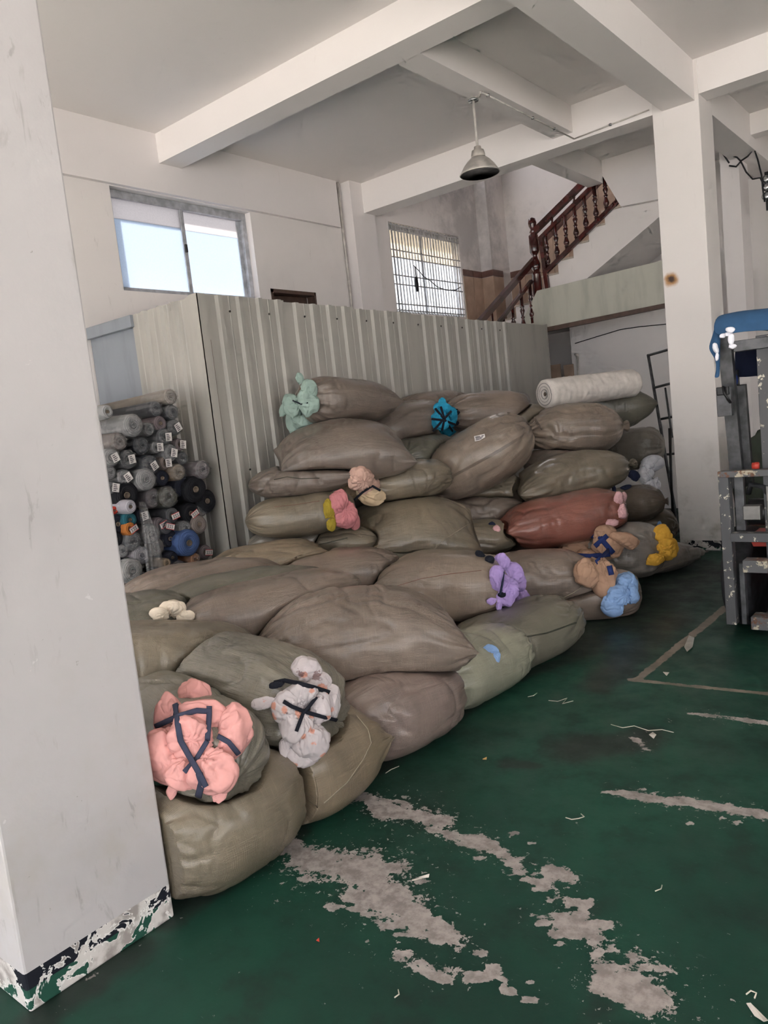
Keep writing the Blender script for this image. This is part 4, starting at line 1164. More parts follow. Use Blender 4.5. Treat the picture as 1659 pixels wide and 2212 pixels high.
LABEL = {
 'front_floor':('olive woven sack on the floor against the near column, below the pink bundle',),
 'tan_seam':('sand coloured woven sack with stitched end seam on the floor below the printed bundle',),
 'rose_floor':('rosy brown wrinkled sack on the floor right of the sand coloured one',),
 'mint_floor':('pale mint sack on the floor with a little light blue cloth at its end',),
 'seam_floor':('long grey green floor sack with a dark seam line along its side',),
 'blue_floor':('brown floor sack with light blue cloth spilling from its mouth',),
 'far_floor':('grey floor sack nearest the far column with a pointed stitched corner',),
 'gap_floor':('small visible edge of a brown sack between the big hump and seamed sack',),
 'pink':('silvery olive sack stuffed with pink cloth tied with dark blue straps',),
 'print':('silvery olive sack with white floral cloth tied by black straps',),
 'hump':('big swollen brown sack in the middle of the front row, second layer',),
 'lilac':('tan sack with lilac cloth bursting from its mouth',),
 'lilac_right':('brown sack with pointed stitched corner just right of the lilac cloth',),
 'low_left':('olive sack half hidden behind the near column above the pink bundle',),
 'low_brown':('long brown sack lying between the big swollen sack and cream cloth',),
 'cream':('dark green sack with cream cloth at its gathered mouth',),
 'low_back':('brown sack at the foot of the fabric rolls behind the green sack',),
 'green_left':('dark green sack end beside the near column under the fabric rolls',),
 'low_fold':('brown sack with folded end in front of the barrel shaped sack',),
 'low_rear':('yellowish brown sack at the foot of the ribbed partition corner',),
 'tag_low':('green grey sack with small paper tag beneath the triangular pillow sack',),
 'barrel':('barrel shaped olive sack with crumpled round end',),
 'pale_low':('pale sack end with blue mark at bottom of the partition stack',),
 'pinkyellow':('olive sack with pink and mustard cloth at its right end',),
 'small_seam':('small flat dark sack with stitched seam under the big dark sack',),
 'big_dark':('big dark brown pillow sack leaning below the mint cloth sack',),
 'mint_top':('topmost left sack with mint green cloth hanging out',),
 'slumped':('dark brown slumped sack just right of the topmost mint cloth sack',),
 'rear_top':('brown sack at the very back against the partition behind the slumped one',),
 'peach':('olive sack with peach and cream cloth at its left mouth',),
 'triangle':('olive pillow sack with a drooping pointed corner in the pile centre',),
 'smooth_green':('smooth grey green sack below the bright blue cloth bundle',),
 'label_big':('large tan sack with white paper label and gathered corner knot',),
 'blue_top':('brown sack with bright blue cloth crossed by black straps',),
 'behind_low':('dark sack squeezed behind the drooping pillow sack',),
 'shiny_low':('small shiny olive sack under the large labelled sack',),
 'navy_pink':('olive sack with small pink and navy cloth end beside the red sack',),
 'right_upper':('large light tan sack with gathered folds under the white fabric roll',),
 'right_rear':('greenish sack at the top right supporting the white fabric roll',),
 'right_olive':('long shiny olive sack lying directly on the red sack',),
 'red':('rust red woven sack with pink cloth at its right end',),
 'white_right':('pale round sack with white cloth hanging beside the ladder',),
 'round_right':('tan round sack end tucked behind the red sack',),
 'yellow_right':('olive sack with yellow cloth hanging near the far column',),
 'navy_tan':('grey sack with tan cloth tied by wide navy straps',),
 'under_red':('dark sack wedged under the red sack',),
 'between_top':('olive sack edge wedged between the labelled sack and white roll',),
}
SOBJ, SBVH = {}, {}
def sack_objects():
    for k, s in SACKS.items():
        v = list(s.P); n0 = len(v)
        cap0 = s.P[:s.NT].mean(0); cap1 = s.P[-s.NT:].mean(0)
        V = np.concatenate([s.P, [cap0, cap1]]); UV = np.concatenate([s.UV, [s.UV[0], s.UV[-1]]])
        idx = np.arange(s.NS*s.NT).reshape(s.NS, s.NT)
        nx = np.roll(idx, -1, 1)
        F = np.stack([idx[:-1].ravel(), idx[1:].ravel(), nx[1:].ravel(), nx[:-1].ravel()], 1).tolist()
        F += [(n0, idx[0, j], nx[0, j]) for j in range(s.NT)] + [(n0+1, nx[-1, j], idx[-1, j]) for j in range(s.NT)]
        if k in SK:
            colr, gl = SK[k][13], SK[k][14]
            r = empty('woven_sack', LABEL[k][0], 'sack', 'stuffed woven sacks in the pile')
        else:
            colr, gl = CORE[k][7], .5
            r = empty('woven_sack', 'dull brown woven sack buried in the core of the pile', 'sack', 'buried sacks')
        m = sack_material('sack_%s_%d' % (colr, int(gl*100)), tuple(SC[colr])+(1,), gl)
        o = mesh('sack_body', V, F, m, r, True, UV)
        bm = bmesh.new(); bm.from_mesh(o.data); bmesh.ops.recalc_face_normals(bm, faces=bm.faces); bm.to_mesh(o.data); bm.free()
        SOBJ[k] = r
        SBVH[k] = BVHTree.FromPolygons([Vector(q) for q in V], F)
sack_objects()

# ---- cloth, straps, seams and tags, set down on the sacks by looking from the front
def cast(px, py, trees, fallback=None):
    d = Vector(ray(px, py)).normalized(); best = None
    for t in trees:
        h = t.ray_cast(Vector(CAM), d)
        if h[0] is not None and (best is None or h[3] < best[1]): best = (h[0], h[3], h[1])
    if best is None:
        if fallback is None: return None
        return Vector(CAM)+d*(fallback/abs(float(np.dot(MW[2], d)))), -d
    return best[0], -d
def crumple_blob(name, c, ex, ey, ez, mat, parent, seed, amp=.24, n=84, pinch=(0, 0, -1)):
    """crumpled puff of cloth: ellipsoid with sharp fold creases; ex,ey,ez are half-axis vectors"""
    rs = np.random.RandomState(seed)
    th = np.linspace(0, 2*math.pi, n, endpoint=False); ph = np.linspace(.02, math.pi-.02, n//2+6)
    PH, TH = np.meshgrid(ph, th, indexing='ij')
    D = np.stack([np.sin(PH)*np.cos(TH), np.sin(PH)*np.sin(TH), np.cos(PH)], -1)
    Dw = D+.5*(np.stack([vnoise(D*1.2+5, seed*3+i) for i in range(3)], -1)-.5)
    Dw /= np.linalg.norm(Dw, axis=-1, keepdims=True)
    fac = rs.normal(size=(11, 3)); fac /= np.linalg.norm(fac, axis=1, keepdims=True); hh = rs.uniform(.76, .96, 11)
    r = (hh/np.maximum(Dw @ fac.T, .05)).min(-1).clip(.5, 1.12)
    r = .8*r+.2
    # folds running out from the pinch
    pd = np.asarray(pinch, float); pd = pd/(np.linalg.norm(pd)+1e-9)
    a1 = np.cross(pd, [.3, .2, .9]); a1 /= np.linalg.norm(a1); a2 = np.cross(pd, a1)
    cosp = D @ pd; phi = np.arctan2(D @ a2, D @ a1)
    prox = np.clip((cosp+.45)/1.3, 0, 1)
    kf = rs.randint(9, 15); wob = 1.6*(vnoise(D*2.2, seed*11)-.5)
    fold = np.abs(np.sin(kf*phi*.5+wob*2+rs.uniform(0, 6)))**.55
    fold2 = np.abs(np.sin((kf//2)*phi*.5-wob*3+rs.uniform(0, 6)))**.5
    r = r*(1-(1-fold)*amp*.75*prox**1.3-(1-fold2)*amp*.7*prox**.7)
    r = r*(1-.30*np.clip((cosp-.55)/.45, 0, 1))
    Q = D*1.5+.6*(np.stack([vnoise(D*2, seed*5+i) for i in range(3)], -1)-.5)
    r = r*(1-amp*.4*ridge(Q, seed*7)**12)+amp*.05*(ridge(Q*1.7, seed*9)**4-.2)
    B = np.stack([ex, ey, ez])
    P = np.asarray(c)+(D*r[..., None]) @ B
    NS, NT_ = PH.shape
    idx = np.arange(NS*NT_).reshape(NS, NT_); nx = np.roll(idx, -1, 1)
    F = np.stack([idx[:-1].ravel(), idx[1:].ravel(), nx[1:].ravel(), nx[:-1].ravel()], 1).tolist()
    F += [tuple(idx[0])[::-1], tuple(idx[-1])]
    V = P.reshape(-1, 3)
    o = mesh(name, V, F, mat, parent, True)
    bm = bmesh.new(); bm.from_mesh(o.data); bmesh.ops.recalc_face_normals(bm, faces=bm.faces); bm.to_mesh(o.data); bm.free()
    return o, BVHTree.FromPolygons([Vector(q) for q in V], F)
RT = MW[0]; UPV = -MW[1]; FW = MW[2]
def puffs(key, cloth, items, extra_trees=(), D=None, thick=.55, amp=.24, name='cloth_puff', push=0.0):
    """items: (px, py, half-width px, half-height px, tilt deg)"""
    trees = []
    base = [SBVH[key], *extra_trees]
    mx, my = np.mean([q[0] for q in items]), np.mean([q[1] for q in items])
    for i, (px, py, hw, hh, tilt) in enumerate(items):
        dfb = D if D is not None else depth(SACKS[key].c)
        if D is not None:
            h = (Vector(atD(px, py, D)), None)
        else:
            h = cast(px, py, base, dfb)
        c = np.array(h[0]); dd = depth(c); m = dd/F_PX
        c = c - FW*push
        a = math.radians(tilt); ca, sa = math.cos(a), math.sin(a)
        ex = (RT*ca+UPV*sa)*hw*m; ey = (-RT*sa+UPV*ca)*hh*m; ez = FW*min(hw, hh)*m*thick
        o, t = crumple_blob(name, c, ex, ey, ez, cloth, SOBJ[key], hash((key, i)) % 7919 if False else (sum(map(ord, key))*31+i*17) % 7919, amp, pinch=(((mx-px)*ca-(my-py)*sa)/hw, ((mx-px)*-sa-(my-py)*ca)/hh, -.35))
        trees.append(t)
    return trees
def strap(key, pts, wpx, mat, trees, name='strap', lift=.006, flat=.25, step=10):
    base = [SBVH[key], *trees]
    P, N = [], []
    for (x0, y0), (x1, y1) in zip(pts, pts[1:]):
        n = max(1, int(math.hypot(x1-x0, y1-y0)/step))
        for i in range(n): P.append((x0+(x1-x0)*i/n, y0+(y1-y0)*i/n))
    P.append(pts[-1])
    Q = []
    for p in P:
        h = cast(p[0], p[1], base)
        Q.append(None if h is None else h[0]-Vector(ray(*p)).normalized()*lift)
    good = [i for i, q in enumerate(Q) if q is not None]
    if not good:
        return None
    for i in range(len(Q)):
        if Q[i] is None:
            j = min(good, key=lambda g: abs(g-i)); Q[i] = Vector(atD(P[i][0], P[i][1], depth(Q[j])))
    # relax so the strap bridges hollows
    D = [depth(q) for q in Q]
    for _ in range(3):
        D = [min(D[i], (D[max(i-1, 0)]+D[min(i+1, len(D)-1)])/2) for i in range(len(D))]
    Q = [atD(p[0], p[1], d) for p, d in zip(P, D)]
    m = D[0]/F_PX
    return tube(name, Q, wpx*m/2*flat if False else wpx*m/2, mat, SOBJ[key], 8, wpx*m/2*flat, ref=tuple(-FW))
def on_sack_line(key, pts, r, mat, name='stitched_seam'):
    return strap(key, pts, r*2*F_PX/depth(SACKS[key].c), mat, [], name, lift=.001, flat=1.0, step=6)
def paper_tag(key, px, py, w_, h_, tilt):
    h = cast(px, py, [SBVH[key]])
    if h is None: return
    d = Vector(ray(px, py)).normalized()
    hit = SBVH[key].ray_cast(Vector(CAM), d); nrm = hit[1]
    if nrm.dot(d) > 0: nrm = -nrm
    c = hit[0]+nrm*.022
    x = Vector(RT); x = (x-nrm*x.dot(nrm)).normalized(); y = nrm.cross(x)
    ca, sa = math.cos(math.radians(tilt)), math.sin(math.radians(tilt))
    x, y = x*ca+y*sa, y*ca-x*sa
    te = empty_part('paper_label', SOBJ[key])
    plate('paper', [c-x*w_-y*h_, c+x*w_-y*h_, c+x*w_+y*h_, c-x*w_+y*h_], nrm*.0015, M_TAG, te)
    for i, (a, b, e) in enumerate(((-.8,.1,.5),(-.75,.6,.05),(-.8,.3,-.45),(.35,.8,.5))):
        q = c+nrm*.003
        plate('print_line', [q+x*w_*a+y*h_*(e-.14), q+x*w_*b+y*h_*(e-.14), q+x*w_*b+y*h_*(e+.14), q+x*w_*a+y*h_*(e+.14)], nrm*.0006, M_TAGINK, te)

C_PINK = cloth_material('cloth_pink', (.70,.34,.315,1)); C_PRINT = cloth_material('cloth_floral', (.50,.445,.45,1), ((.55,.22,.14,1),(.17,.10,.10,1)))
C_NAVY = cloth_material('cloth_navy', (.018,.022,.05,1)); C_DNAVY = cloth_material('strap_slate', (.045,.05,.085,1)); C_BLACK = cloth_material('strap_black', (.010,.011,.018,1))
C_ROYAL = cloth_material('strap_royal', (.015,.03,.13,1)); C_LILAC = cloth_material('cloth_lilac', (.38,.27,.56,1)); C_TAN = cloth_material('cloth_tan', (.40,.245,.165,1))
C_MINT = cloth_material('cloth_mint', (.28,.37,.325,1)); C_CYAN = cloth_material('cloth_cyan', (.02,.27,.44,1)); C_PEACH = cloth_material('cloth_peach', (.50,.32,.26,1))
C_CREAM = cloth_material('cloth_cream', (.58,.44,.29,1)); C_ROSE = cloth_material('cloth_rose', (.50,.19,.20,1)); C_MUST = cloth_material('cloth_mustard', (.30,.22,.025,1))
C_WHITE = cloth_material('cloth_white', (.82,.81,.87,1)); C_YELL = cloth_material('cloth_yellow', (.62,.34,.045,1)); C_SKY = cloth_material('cloth_sky', (.23,.36,.60,1))
C_PALEPINK = cloth_material('cloth_pale_pink', (.60,.35,.36,1)); C_CREAMW = cloth_material('cloth_cream_white', (.72,.62,.50,1))
M_STITCH = simple('stitch_thread', (.27,.23,.17,1), .7); M_STITCHR = simple('red_thread', (.20,.085,.06,1), .7); M_STITCHD = simple('dark_thread', (.05,.05,.035,1), .7)

t = puffs('pink', C_PINK, [(425,1500,36,36,20),(368,1545,34,50,10),(415,1588,56,48,0),(362,1630,44,66,12),(500,1580,46,62,-12),(458,1660,56,54,0),(432,1545,60,40,0),(400,1660,40,40,0)], thick=.7, push=.02)
t += puffs('pink', C_PINK, [(380,1700,13,24,-25),(476,1705,19,22,10)], thick=.4, push=.03, name='cloth_tail')
strap('pink', [(335,1570),(385,1547),(425,1535),(455,1537)], 12, C_DNAVY, t); strap('pink', [(452,1525),(452,1545),(448,1600)], 12, C_DNAVY, t)
strap('pink', [(378,1520),(383,1560),(390,1600),(408,1632),(430,1670),(445,1700)], 13, C_DNAVY, t); strap('pink', [(448,1600),(425,1638),(398,1668)], 11, C_DNAVY, t)
strap('pink', [(430,1670),(436,1690),(428,1722)], 16, C_DNAVY, t, 'strap_tail'); strap('pink', [(470,1590),(494,1603),(516,1630)], 12, C_DNAVY, t); strap('pink',[(382,1520),(378,1545)],9,C_DNAVY,t)

t = puffs('print', C_PRINT, [(668,1447,36,34,-30),(692,1475,26,26,-20),(650,1500,38,36,0),(640,1555,40,46,10),(690,1525,30,34,0),(668,1590,44,46,0),(625,1525,34,38,0),(655,1620,36,32,-10),(715,1512,26,36,0)], thick=.7, push=.03)
t += puffs('print', C_PRINT, [(577,1515,30,17,6),(648,1628,16,20,-10),(618,1605,13,26,0)], thick=.35, push=.03, name='cloth_tail')
strap('print', [(592,1475),(615,1470),(645,1476),(675,1484),(712,1496)], 10, C_BLACK, t); strap('print', [(612,1515),(630,1526),(660,1538),(702,1550),(728,1556)], 9, C_BLACK, t)
strap('print', [(640,1580),(655,1540),(668,1526),(684,1505)], 8, C_BLACK, t); puffs('print', C_BLACK, [(600,1476,16,10,10),(618,1648,12,10,20)], thick=.6, push=.03, name='strap_knot')

t = puffs('lilac', C_LILAC, [(1082,1218,18,24,-10),(1072,1250,18,28,0),(1112,1258,22,24,10),(1090,1285,24,24,0),(1118,1290,28,24,-10),(1100,1242,28,28,0),(1092,1268,28,28,0)], [SBVH['lilac_right']], thick=.7, push=.03)
t += puffs('lilac', C_LILAC, [(1062,1298,12,8,10),(1076,1306,8,14,0)], thick=.4, push=.02, name='cloth_tail')
puffs('lilac', C_BLACK, [(1036,1198,12,8,-30),(1056,1210,11,10,0),(1082,1283,9,7,0)], thick=.6, push=.03, name='strap_knot')
strap('lilac', [(1088,1235),(1085,1262),(1080,1285)], 5, C_NAVY, t)
t = puffs('navy_tan', C_TAN, [(1245,1180,38,34,10),(1275,1212,38,34,0),(1308,1182,36,30,0),(1345,1166,34,18,-15),(1298,1242,30,46,8),(1262,1235,26,34,0),(1300,1152,26,18,0)], [SBVH['lilac_right'],SBVH['red'],SBVH['under_red'],SBVH['blue_floor'],SBVH['far_floor']], thick=.8, push=.07)
strap('navy_tan', [(1268,1155),(1295,1160),(1325,1195)], 11, C_ROYAL, t); strap('navy_tan', [(1312,1157),(1285,1180)], 11, C_ROYAL, t); strap('navy_tan', [(1240,1200),(1275,1202),(1318,1197)], 11, C_ROYAL, t)
strap('navy_tan', [(1315,1188),(1288,1215)], 10, C_ROYAL, t); strap('navy_tan', [(1316,1222),(1321,1242)], 12, C_ROYAL, t)
t = puffs('mint_top', C_MINT, [(668,845,18,22,0),(640,880,24,24,10),(655,905,28,26,-10),(664,872,26,30,0),(638,912,18,28,10),(628,868,16,16,0)], [SBVH['big_dark']], thick=.7, push=.05, amp=.22)
t += puffs('mint_top', C_MINT, [(648,822,9,16,10),(615,885,10,18,-20),(632,925,9,14,0)], [SBVH['big_dark']], thick=.5, name='cloth_tail', push=.01)
strap('mint_top', [(632,865),(650,873),(665,870)], 3, C_BLACK, t)
t = puffs('blue_top', C_CYAN, [(955,885,20,14,0),(950,910,20,24,0),(965,925,22,18,0),(972,900,18,24,0),(954,874,8,12,0)], [SBVH['slumped'],SBVH['smooth_green'],SBVH['rear_top']], thick=.8, push=.07)
for pts in (((940,882),(962,908),(978,932)), ((975,888),(950,915),(935,932)), ((955,930),(960,905),(952,878)), ((932,905),(960,908),(985,918))): strap('blue_top', pts, 5, C_BLACK, t)
puffs('blue_top', C_BLACK, [(985,892,11,8,20),(982,914,9,6,0)], thick=.6, push=.02, name='strap_knot')
t = puffs('peach', C_PEACH, [(778,1035,30,26,0),(795,1048,26,26,0)], [SBVH['triangle'],SBVH['pinkyellow'],SBVH['small_seam'],SBVH['big_dark']], thick=.7, push=.07); t += puffs('peach', C_CREAM, [(762,1062,32,20,5),(800,1070,34,22,-10)], [SBVH['triangle'],SBVH['pinkyellow'],SBVH['small_seam'],SBVH['big_dark']], thick=.8, push=.09)
strap('peach', [(765,1080),(785,1062),(805,1050),(822,1060)], 5, C_BLACK, t); puffs('peach', C_BLACK, [(802,1015,9,6,-30)], push=.02, name='strap_knot')
t = puffs('pinkyellow', C_ROSE, [(732,1088,24,30,0),(745,1112,26,30,0),(762,1120,14,24,20)], [SBVH['triangle'],SBVH['barrel']], thick=.7, push=.03); puffs('pinkyellow', C_MUST, [(710,1102,12,24,10),(716,1130,10,18,0)], [SBVH['triangle'],SBVH['barrel']], push=.02)
puffs('white_right', C_WHITE, [(1408,1005,26,20,20),(1396,1026,18,20,0),(1408,1048,18,22,0),(1416,1076,18,24,10)], D=depth(SACKS['white_right'].c)-.50, thick=.8)
puffs('red', C_PALEPINK, [(1335,1080,12,18,10),(1342,1105,12,18,0),(1322,1128,16,9,10),(1346,1075,8,12,0)], [SBVH['round_right']], thick=.7, push=.01)
puffs('right_olive', C_NAVY, [(1367,1028,14,11,-30),(1350,1052,12,6,15),(1325,1055,5,9,10)], thick=.7, push=.02, name='cloth_end')
puffs('yellow_right', C_YELL, [(1428,1160,22,26,0),(1434,1184,26,26,10),(1412,1207,22,15,15)], [SBVH['navy_tan'], SBVH['far_floor']], thick=.8, push=.04); puffs('yellow_right', C_SKY, [(1425,1134,6,8,0)], D=depth(atX(1430,1180,-2.5)), name='cloth_end')
t = puffs('blue_floor', C_SKY, [(1352,1260,26,28,10),(1335,1284,30,24,0),(1322,1306,26,24,-10),(1362,1282,16,24,0)], thick=.8, push=.03)
puffs('mint_floor', C_SKY, [(1060,1405,18,12,-25),(1072,1420,10,14,0)], thick=.6, push=.0)
puffs('cream', C_CREAMW, [(376,1314,28,22,10),(350,1325,22,15,0),(402,1328,22,13,0)], [SBVH['low_left'], SBVH['green_left'], SBVH['low_brown'], SBVH['low_back']], thick=.8, push=.04)
puffs('navy_pink', C_PALEPINK, [(1072,1142,9,9,0)], [SBVH['red'],SBVH['behind_low']], push=.01); puffs('navy_pink', C_NAVY, [(1062,1132,8,6,0)], [SBVH['red'],SBVH['behind_low']], push=.01, name='cloth_end')

# seams, tags
on_sack_line('tan_seam', [(770,1545),(795,1575),(802,1605),(785,1640),(750,1690),(700,1735)], .0025, M_STITCH)
on_sack_line('seam_floor', [(1085,1398),(1110,1388),(1140,1375),(1180,1368),(1245,1345)], .005, M_STITCHD)
on_sack_line('lilac', [(850,1268),(910,1250),(970,1240),(1040,1232)], .0018, M_STITCHR)
on_sack_line('pinkyellow', [(592,1095),(640,1090),(690,1082)], .0018, M_STITCHR)
on_sack_line('small_seam', [(592,1036),(620,1030),(650,1034),(690,1033)], .003, M_STITCHD)
on_sack_line('triangle', [(1015,1130),(960,1165),(925,1200),(890,1212)], .0025, M_STITCH)
on_sack_line('barrel', [(670,1180),(710,1172),(750,1162)], .003, M_STITCHD)
on_sack_line('lilac_right', [(1150,1315),(1200,1300),(1240,1280),(1268,1258)], .0035, M_STITCH)
on_sack_line('far_floor', [(1390,1240),(1430,1228),(1470,1215)], .003, M_STITCH)
paper_tag('label_big', 1035, 945, .045, .022, 12)
paper_tag('tag_low', 828, 1221, .03, .025, 15)

# ------------------------------------------------------------------ fabric rolls on the pile
def long_roll(name, label, p, q, R, mat, seed=0):
    r = empty(name, label, 'fabric roll')
    p, q = Vector(p), Vector(q); ax = q-p; Lr = ax.length
    t_, a, b = frame_of(ax)
    n = 40; rs = random.Random(seed); ph = rs.uniform(0, 6)
    prof = [(R*.12,.03),(R*.13,0),(R*.5,-.012),(R*.9,-.004),(R*.985,.01)] + [(R*(1+.012*math.sin(i*1.7)), .03+(Lr-.06)*i/59) for i in range(60)] + [(R*.9,Lr-.004),(R*.6,Lr+.01),(R*.2,Lr)]
    v, f = [], []
    for j, (rr, h) in enumerate(prof):
        for k in range(n):
            th = 2*math.pi*k/n
            r2 = rr*(1+.03*math.sin(2*th+ph)+.012*math.sin(7*th+h*9)+(.022*math.sin(h*55+2.5*math.sin(3*th))*max(0, math.sin(th*2+1)) if 5 <= j < 65 else 0))
            v.append(p+t_*h+a*(r2*math.cos(th))+b*(r2*math.sin(th)))
    for j in range(len(prof)-1):
        for k in range(n): f.append((j*n+k, j*n+(k+1)%n, (j+1)*n+(k+1)%n, (j+1)*n+k))
    f.append(tuple((len(prof)-1)*n+k for k in range(n)))
    mesh('fabric', v, f, mat, r, True)
    lathe('core', [(R*.13,-.004),(R*.08,-.004),(R*.08,.06),(.0001,.06)], M_CORE, r, 12, p, tuple(t_))
    for k in range(3):   # visible wound layers on the end
        pts = []
        for i in range(61):
            th = 2*math.pi*i/60; rr = R*(.3+.2*k)*(1+.05*i/60)
            pts.append(p-t_*.010+a*(rr*math.cos(th))+b*(rr*math.sin(th)))
        tube('wound_edge', pts, .0035, M_GROLL, r, 5)
    return r
M_WROLL = cloth_material('white_roll_cloth', (.62,.57,.53,1)); M_GROLL = cloth_material('grey_roll_cloth', (.30,.285,.28,1))
pa = np.array(atX(1178,856,-3.42)); pb = np.array(atX(1322,832,-3.30))
dirv = np.array([.42,.90,.02]); dirv /= np.linalg.norm(dirv)
long_roll('fabric_roll', 'big white fabric roll lying on top of the right hand sacks', pa+np.array([0,0,.02]), pa+np.array([0,0,.02])+dirv*1.12, .146, M_WROLL, 3)
pg = np.array(atX(1128,866,-3.85)); long_roll('fabric_roll', 'grey fabric roll lying behind the white roll', pg, pg+np.array([-.45,.65,0]), .085, M_GROLL, 5)

# ------------------------------------------------------------------ forklift at the right edge
M_DULL = simple('dull_machined_steel', (.20,.19,.18,1), .4, .7)
def forklift():
    r = empty('forklift', 'old grey forklift with rusty mast at the right edge', 'forklift')
    Y0 = 5.0
    def P(px, py, Y=Y0): return np.array(atY(px, py, Y))
    def rb(nm, x0, x1, z0, z1, y0, y1, mat, bev=.004): return box(nm, (x0, y0, z0), (x1, y1, z1), mat, r, bev)
    XL, XR = -1.39, -.33
    # load backrest / outer frame
    rb('frame_upright', XL, XL+.06, .11, 1.08, 4.97, 5.05, M_CHIP); rb('frame_upright', XR-.06, XR, .11, 1.08, 4.97, 5.05, M_CHIP)
    rb('frame_top_bar', XL, XR, 1.045, 1.085, 4.965, 5.05, M_RUST)
    rb('frame_middle_bar', XL+.055, XR-.05, .645, .70, 4.955, 5.03, M_CHIP)
    rb('carriage_plate', XL+.12, -1.13, .455, .53, 4.95, 5.06, M_RUST); rb('carriage_plate', XL+.15, -1.12, .095, .175, 4.95, 5.08, M_RUST)
    rb('carriage_plate', -.56, XR-.12, .455, .53, 4.95, 5.06, M_RUST); rb('carriage_plate', -.56, XR-.15, .095, .175, 4.95, 5.08, M_RUST)
    rb('inner_strip', XL+.085, XL+.115, .11, .50, 5.0, 5.05, M_STEEL)
    rb('side_plate', XL+.07, XL+.125, .70, 1.04, 5.05, 5.09, M_STEEL)
    # mast channels (inner pair)
    for x in (-1.155, -.665):
        rb('mast_channel', x, x+.10, .02, 1.88, 5.06, 5.20, M_CHIP)
        rb('mast_flange', x+.10, x+.135, .02, 1.88, 5.10, 5.16, M_BLACK, 0)
    rb('mast_top_tie', -1.27, -.55, 1.80, 1.865, 5.02, 5.10, M_STEEL)
    lathe('chain_pulley', [(.02,-.03),(.075,-.03),(.075,-.02),(.06,-.012),(.06,.012),(.075,.02),(.075,.03),(.02,.03)], M_CHROME, r, 24, (-1.035, 5.05, 1.72), (1,0,0))
    tube('lift_chain', [(-1.03,4.98,1.72),(-1.03,5.0,1.2),(-1.03,5.02,.55)], .014, M_BLACK, r)
    tube('lift_cylinder', [(-.9,5.18,.05),(-.9,5.18,1.3)], .045, M_STEEL, r, 14); tube('lift_rod', [(-.9,5.18,1.3),(-.9,5.18,1.82)], .025, M_CHROME, r, 12)
    # hydraulics seen through the frame
    tube('tilt_motor', [(-1.26,5.16,.80),(-1.10,5.16,.80)], .085, M_BLACK, r, 18); rb('valve_block', -1.27,-1.17,.77,.86,5.02,5.10, M_DULL, .006)
    tube('hydraulic_hose', [(-1.25,5.10,.93),(-1.22,5.05,.99),(-1.15,5.06,.97),(-1.13,5.10,.86)], .018, M_RUBBER, r)
    rb('gear_ring', -1.135,-1.095,.70,.98,5.03,5.06, M_DULL)
    # body
    rb('axle_beam', -1.33, -.36, .56, .64, 5.25, 5.50, M_RED); rb('chassis', -1.10, -.62, .18, .95, 5.45, 6.7, M_RED, .02)
    rb('hood', -1.22, -.50, .62, 1.05, 5.85, 6.9, M_STEEL, .04)
    rb('counterweight', -1.28, -.44, .18, .98, 6.75, 7.25, M_STEEL, .06)
    # wheels
    for x in (-1.47, -.46):
        wl = lathe('front_wheel', [(.10,0),(.16,.01),(.20,.03),(.285,.015),(.325,.035),(.332,.08),(.332,.13),(.325,.175),(.285,.195),(.20,.18),(.10,.21)], M_RUBBER, r, 40, (x, 5.42, .333), (1,0,0))
        lathe('wheel_hub', [(.0001,-.012),(.07,-.01),(.11,.0),(.16,.012)], M_RUST, r, 20, (x, 5.42, .333), (1,0,0))
    for x in (-1.24, -.62):
        lathe('rear_wheel', [(.06,0),(.2,.01),(.232,.03),(.235,.12),(.2,.15),(.06,.15)], M_RUBBER, r, 32, (x, 6.75, .236), (1,0,0))
    # overhead guard
    for x in (-1.345, -.40):
        tube_r = bar('guard_post', (x, 5.25, .95), (x-.0, 5.12, 2.02), .055, .075, M_STEEL, r)
        bar('guard_post', (x+.02, 6.5, .95), (x+.02, 6.35, 2.02), .05, .06, M_STEEL, r)
        bar('guard_rail', (x, 5.10, 2.0), (x, 6.4, 2.0), .05, .05, M_STEEL, r)
    for y in (5.12, 5.5, 5.9, 6.36):
        bar('guard_bar', (-1.36, y, 2.0), (-.38, y, 2.0), .04, .04, M_STEEL, r)
    bar('guard_brace', (-1.29,5.30,.95), (-1.285,5.22,1.60), .045, .05, M_STEEL, r)
    bar('guard_brace', P(1598,1000,5.35), P(1586,800,5.30), .05, .045, M_STEEL, r)
    rb('lamp_bracket', -1.385, -1.30, 1.42, 1.60, 5.02, 5.06, M_STEEL, .004)
    rb('lamp_socket', -1.375, -1.305, 1.55, 1.60, 4.99, 5.03, M_BLACK, .006)
    tube('lamp_cable', [P(1562,835,4.98),P(1565,850,4.96),P(1572,862,4.97),P(1578,869,5.0)], .009, M_BLACK, r)
    rb('fork_tip', -1.12, -1.02, .03, .07, 4.4, 5.0, M_STEEL, .004) if False else None
    lathe('red_knob', [(.0001,-.02),(.02,-.018),(.022,.0),(.02,.02),(.0001,.022)], M_RED, r, 12, P(1632,1006,4.98), (1,0,0))
    rb('seat', -1.1, -.62, 1.05, 1.18, 5.95, 6.4, M_BLACK, .04); rb('seat_back', -1.1, -.62, 1.15, 1.5, 6.33, 6.45, M_BLACK, .04)
    return r
forklift()

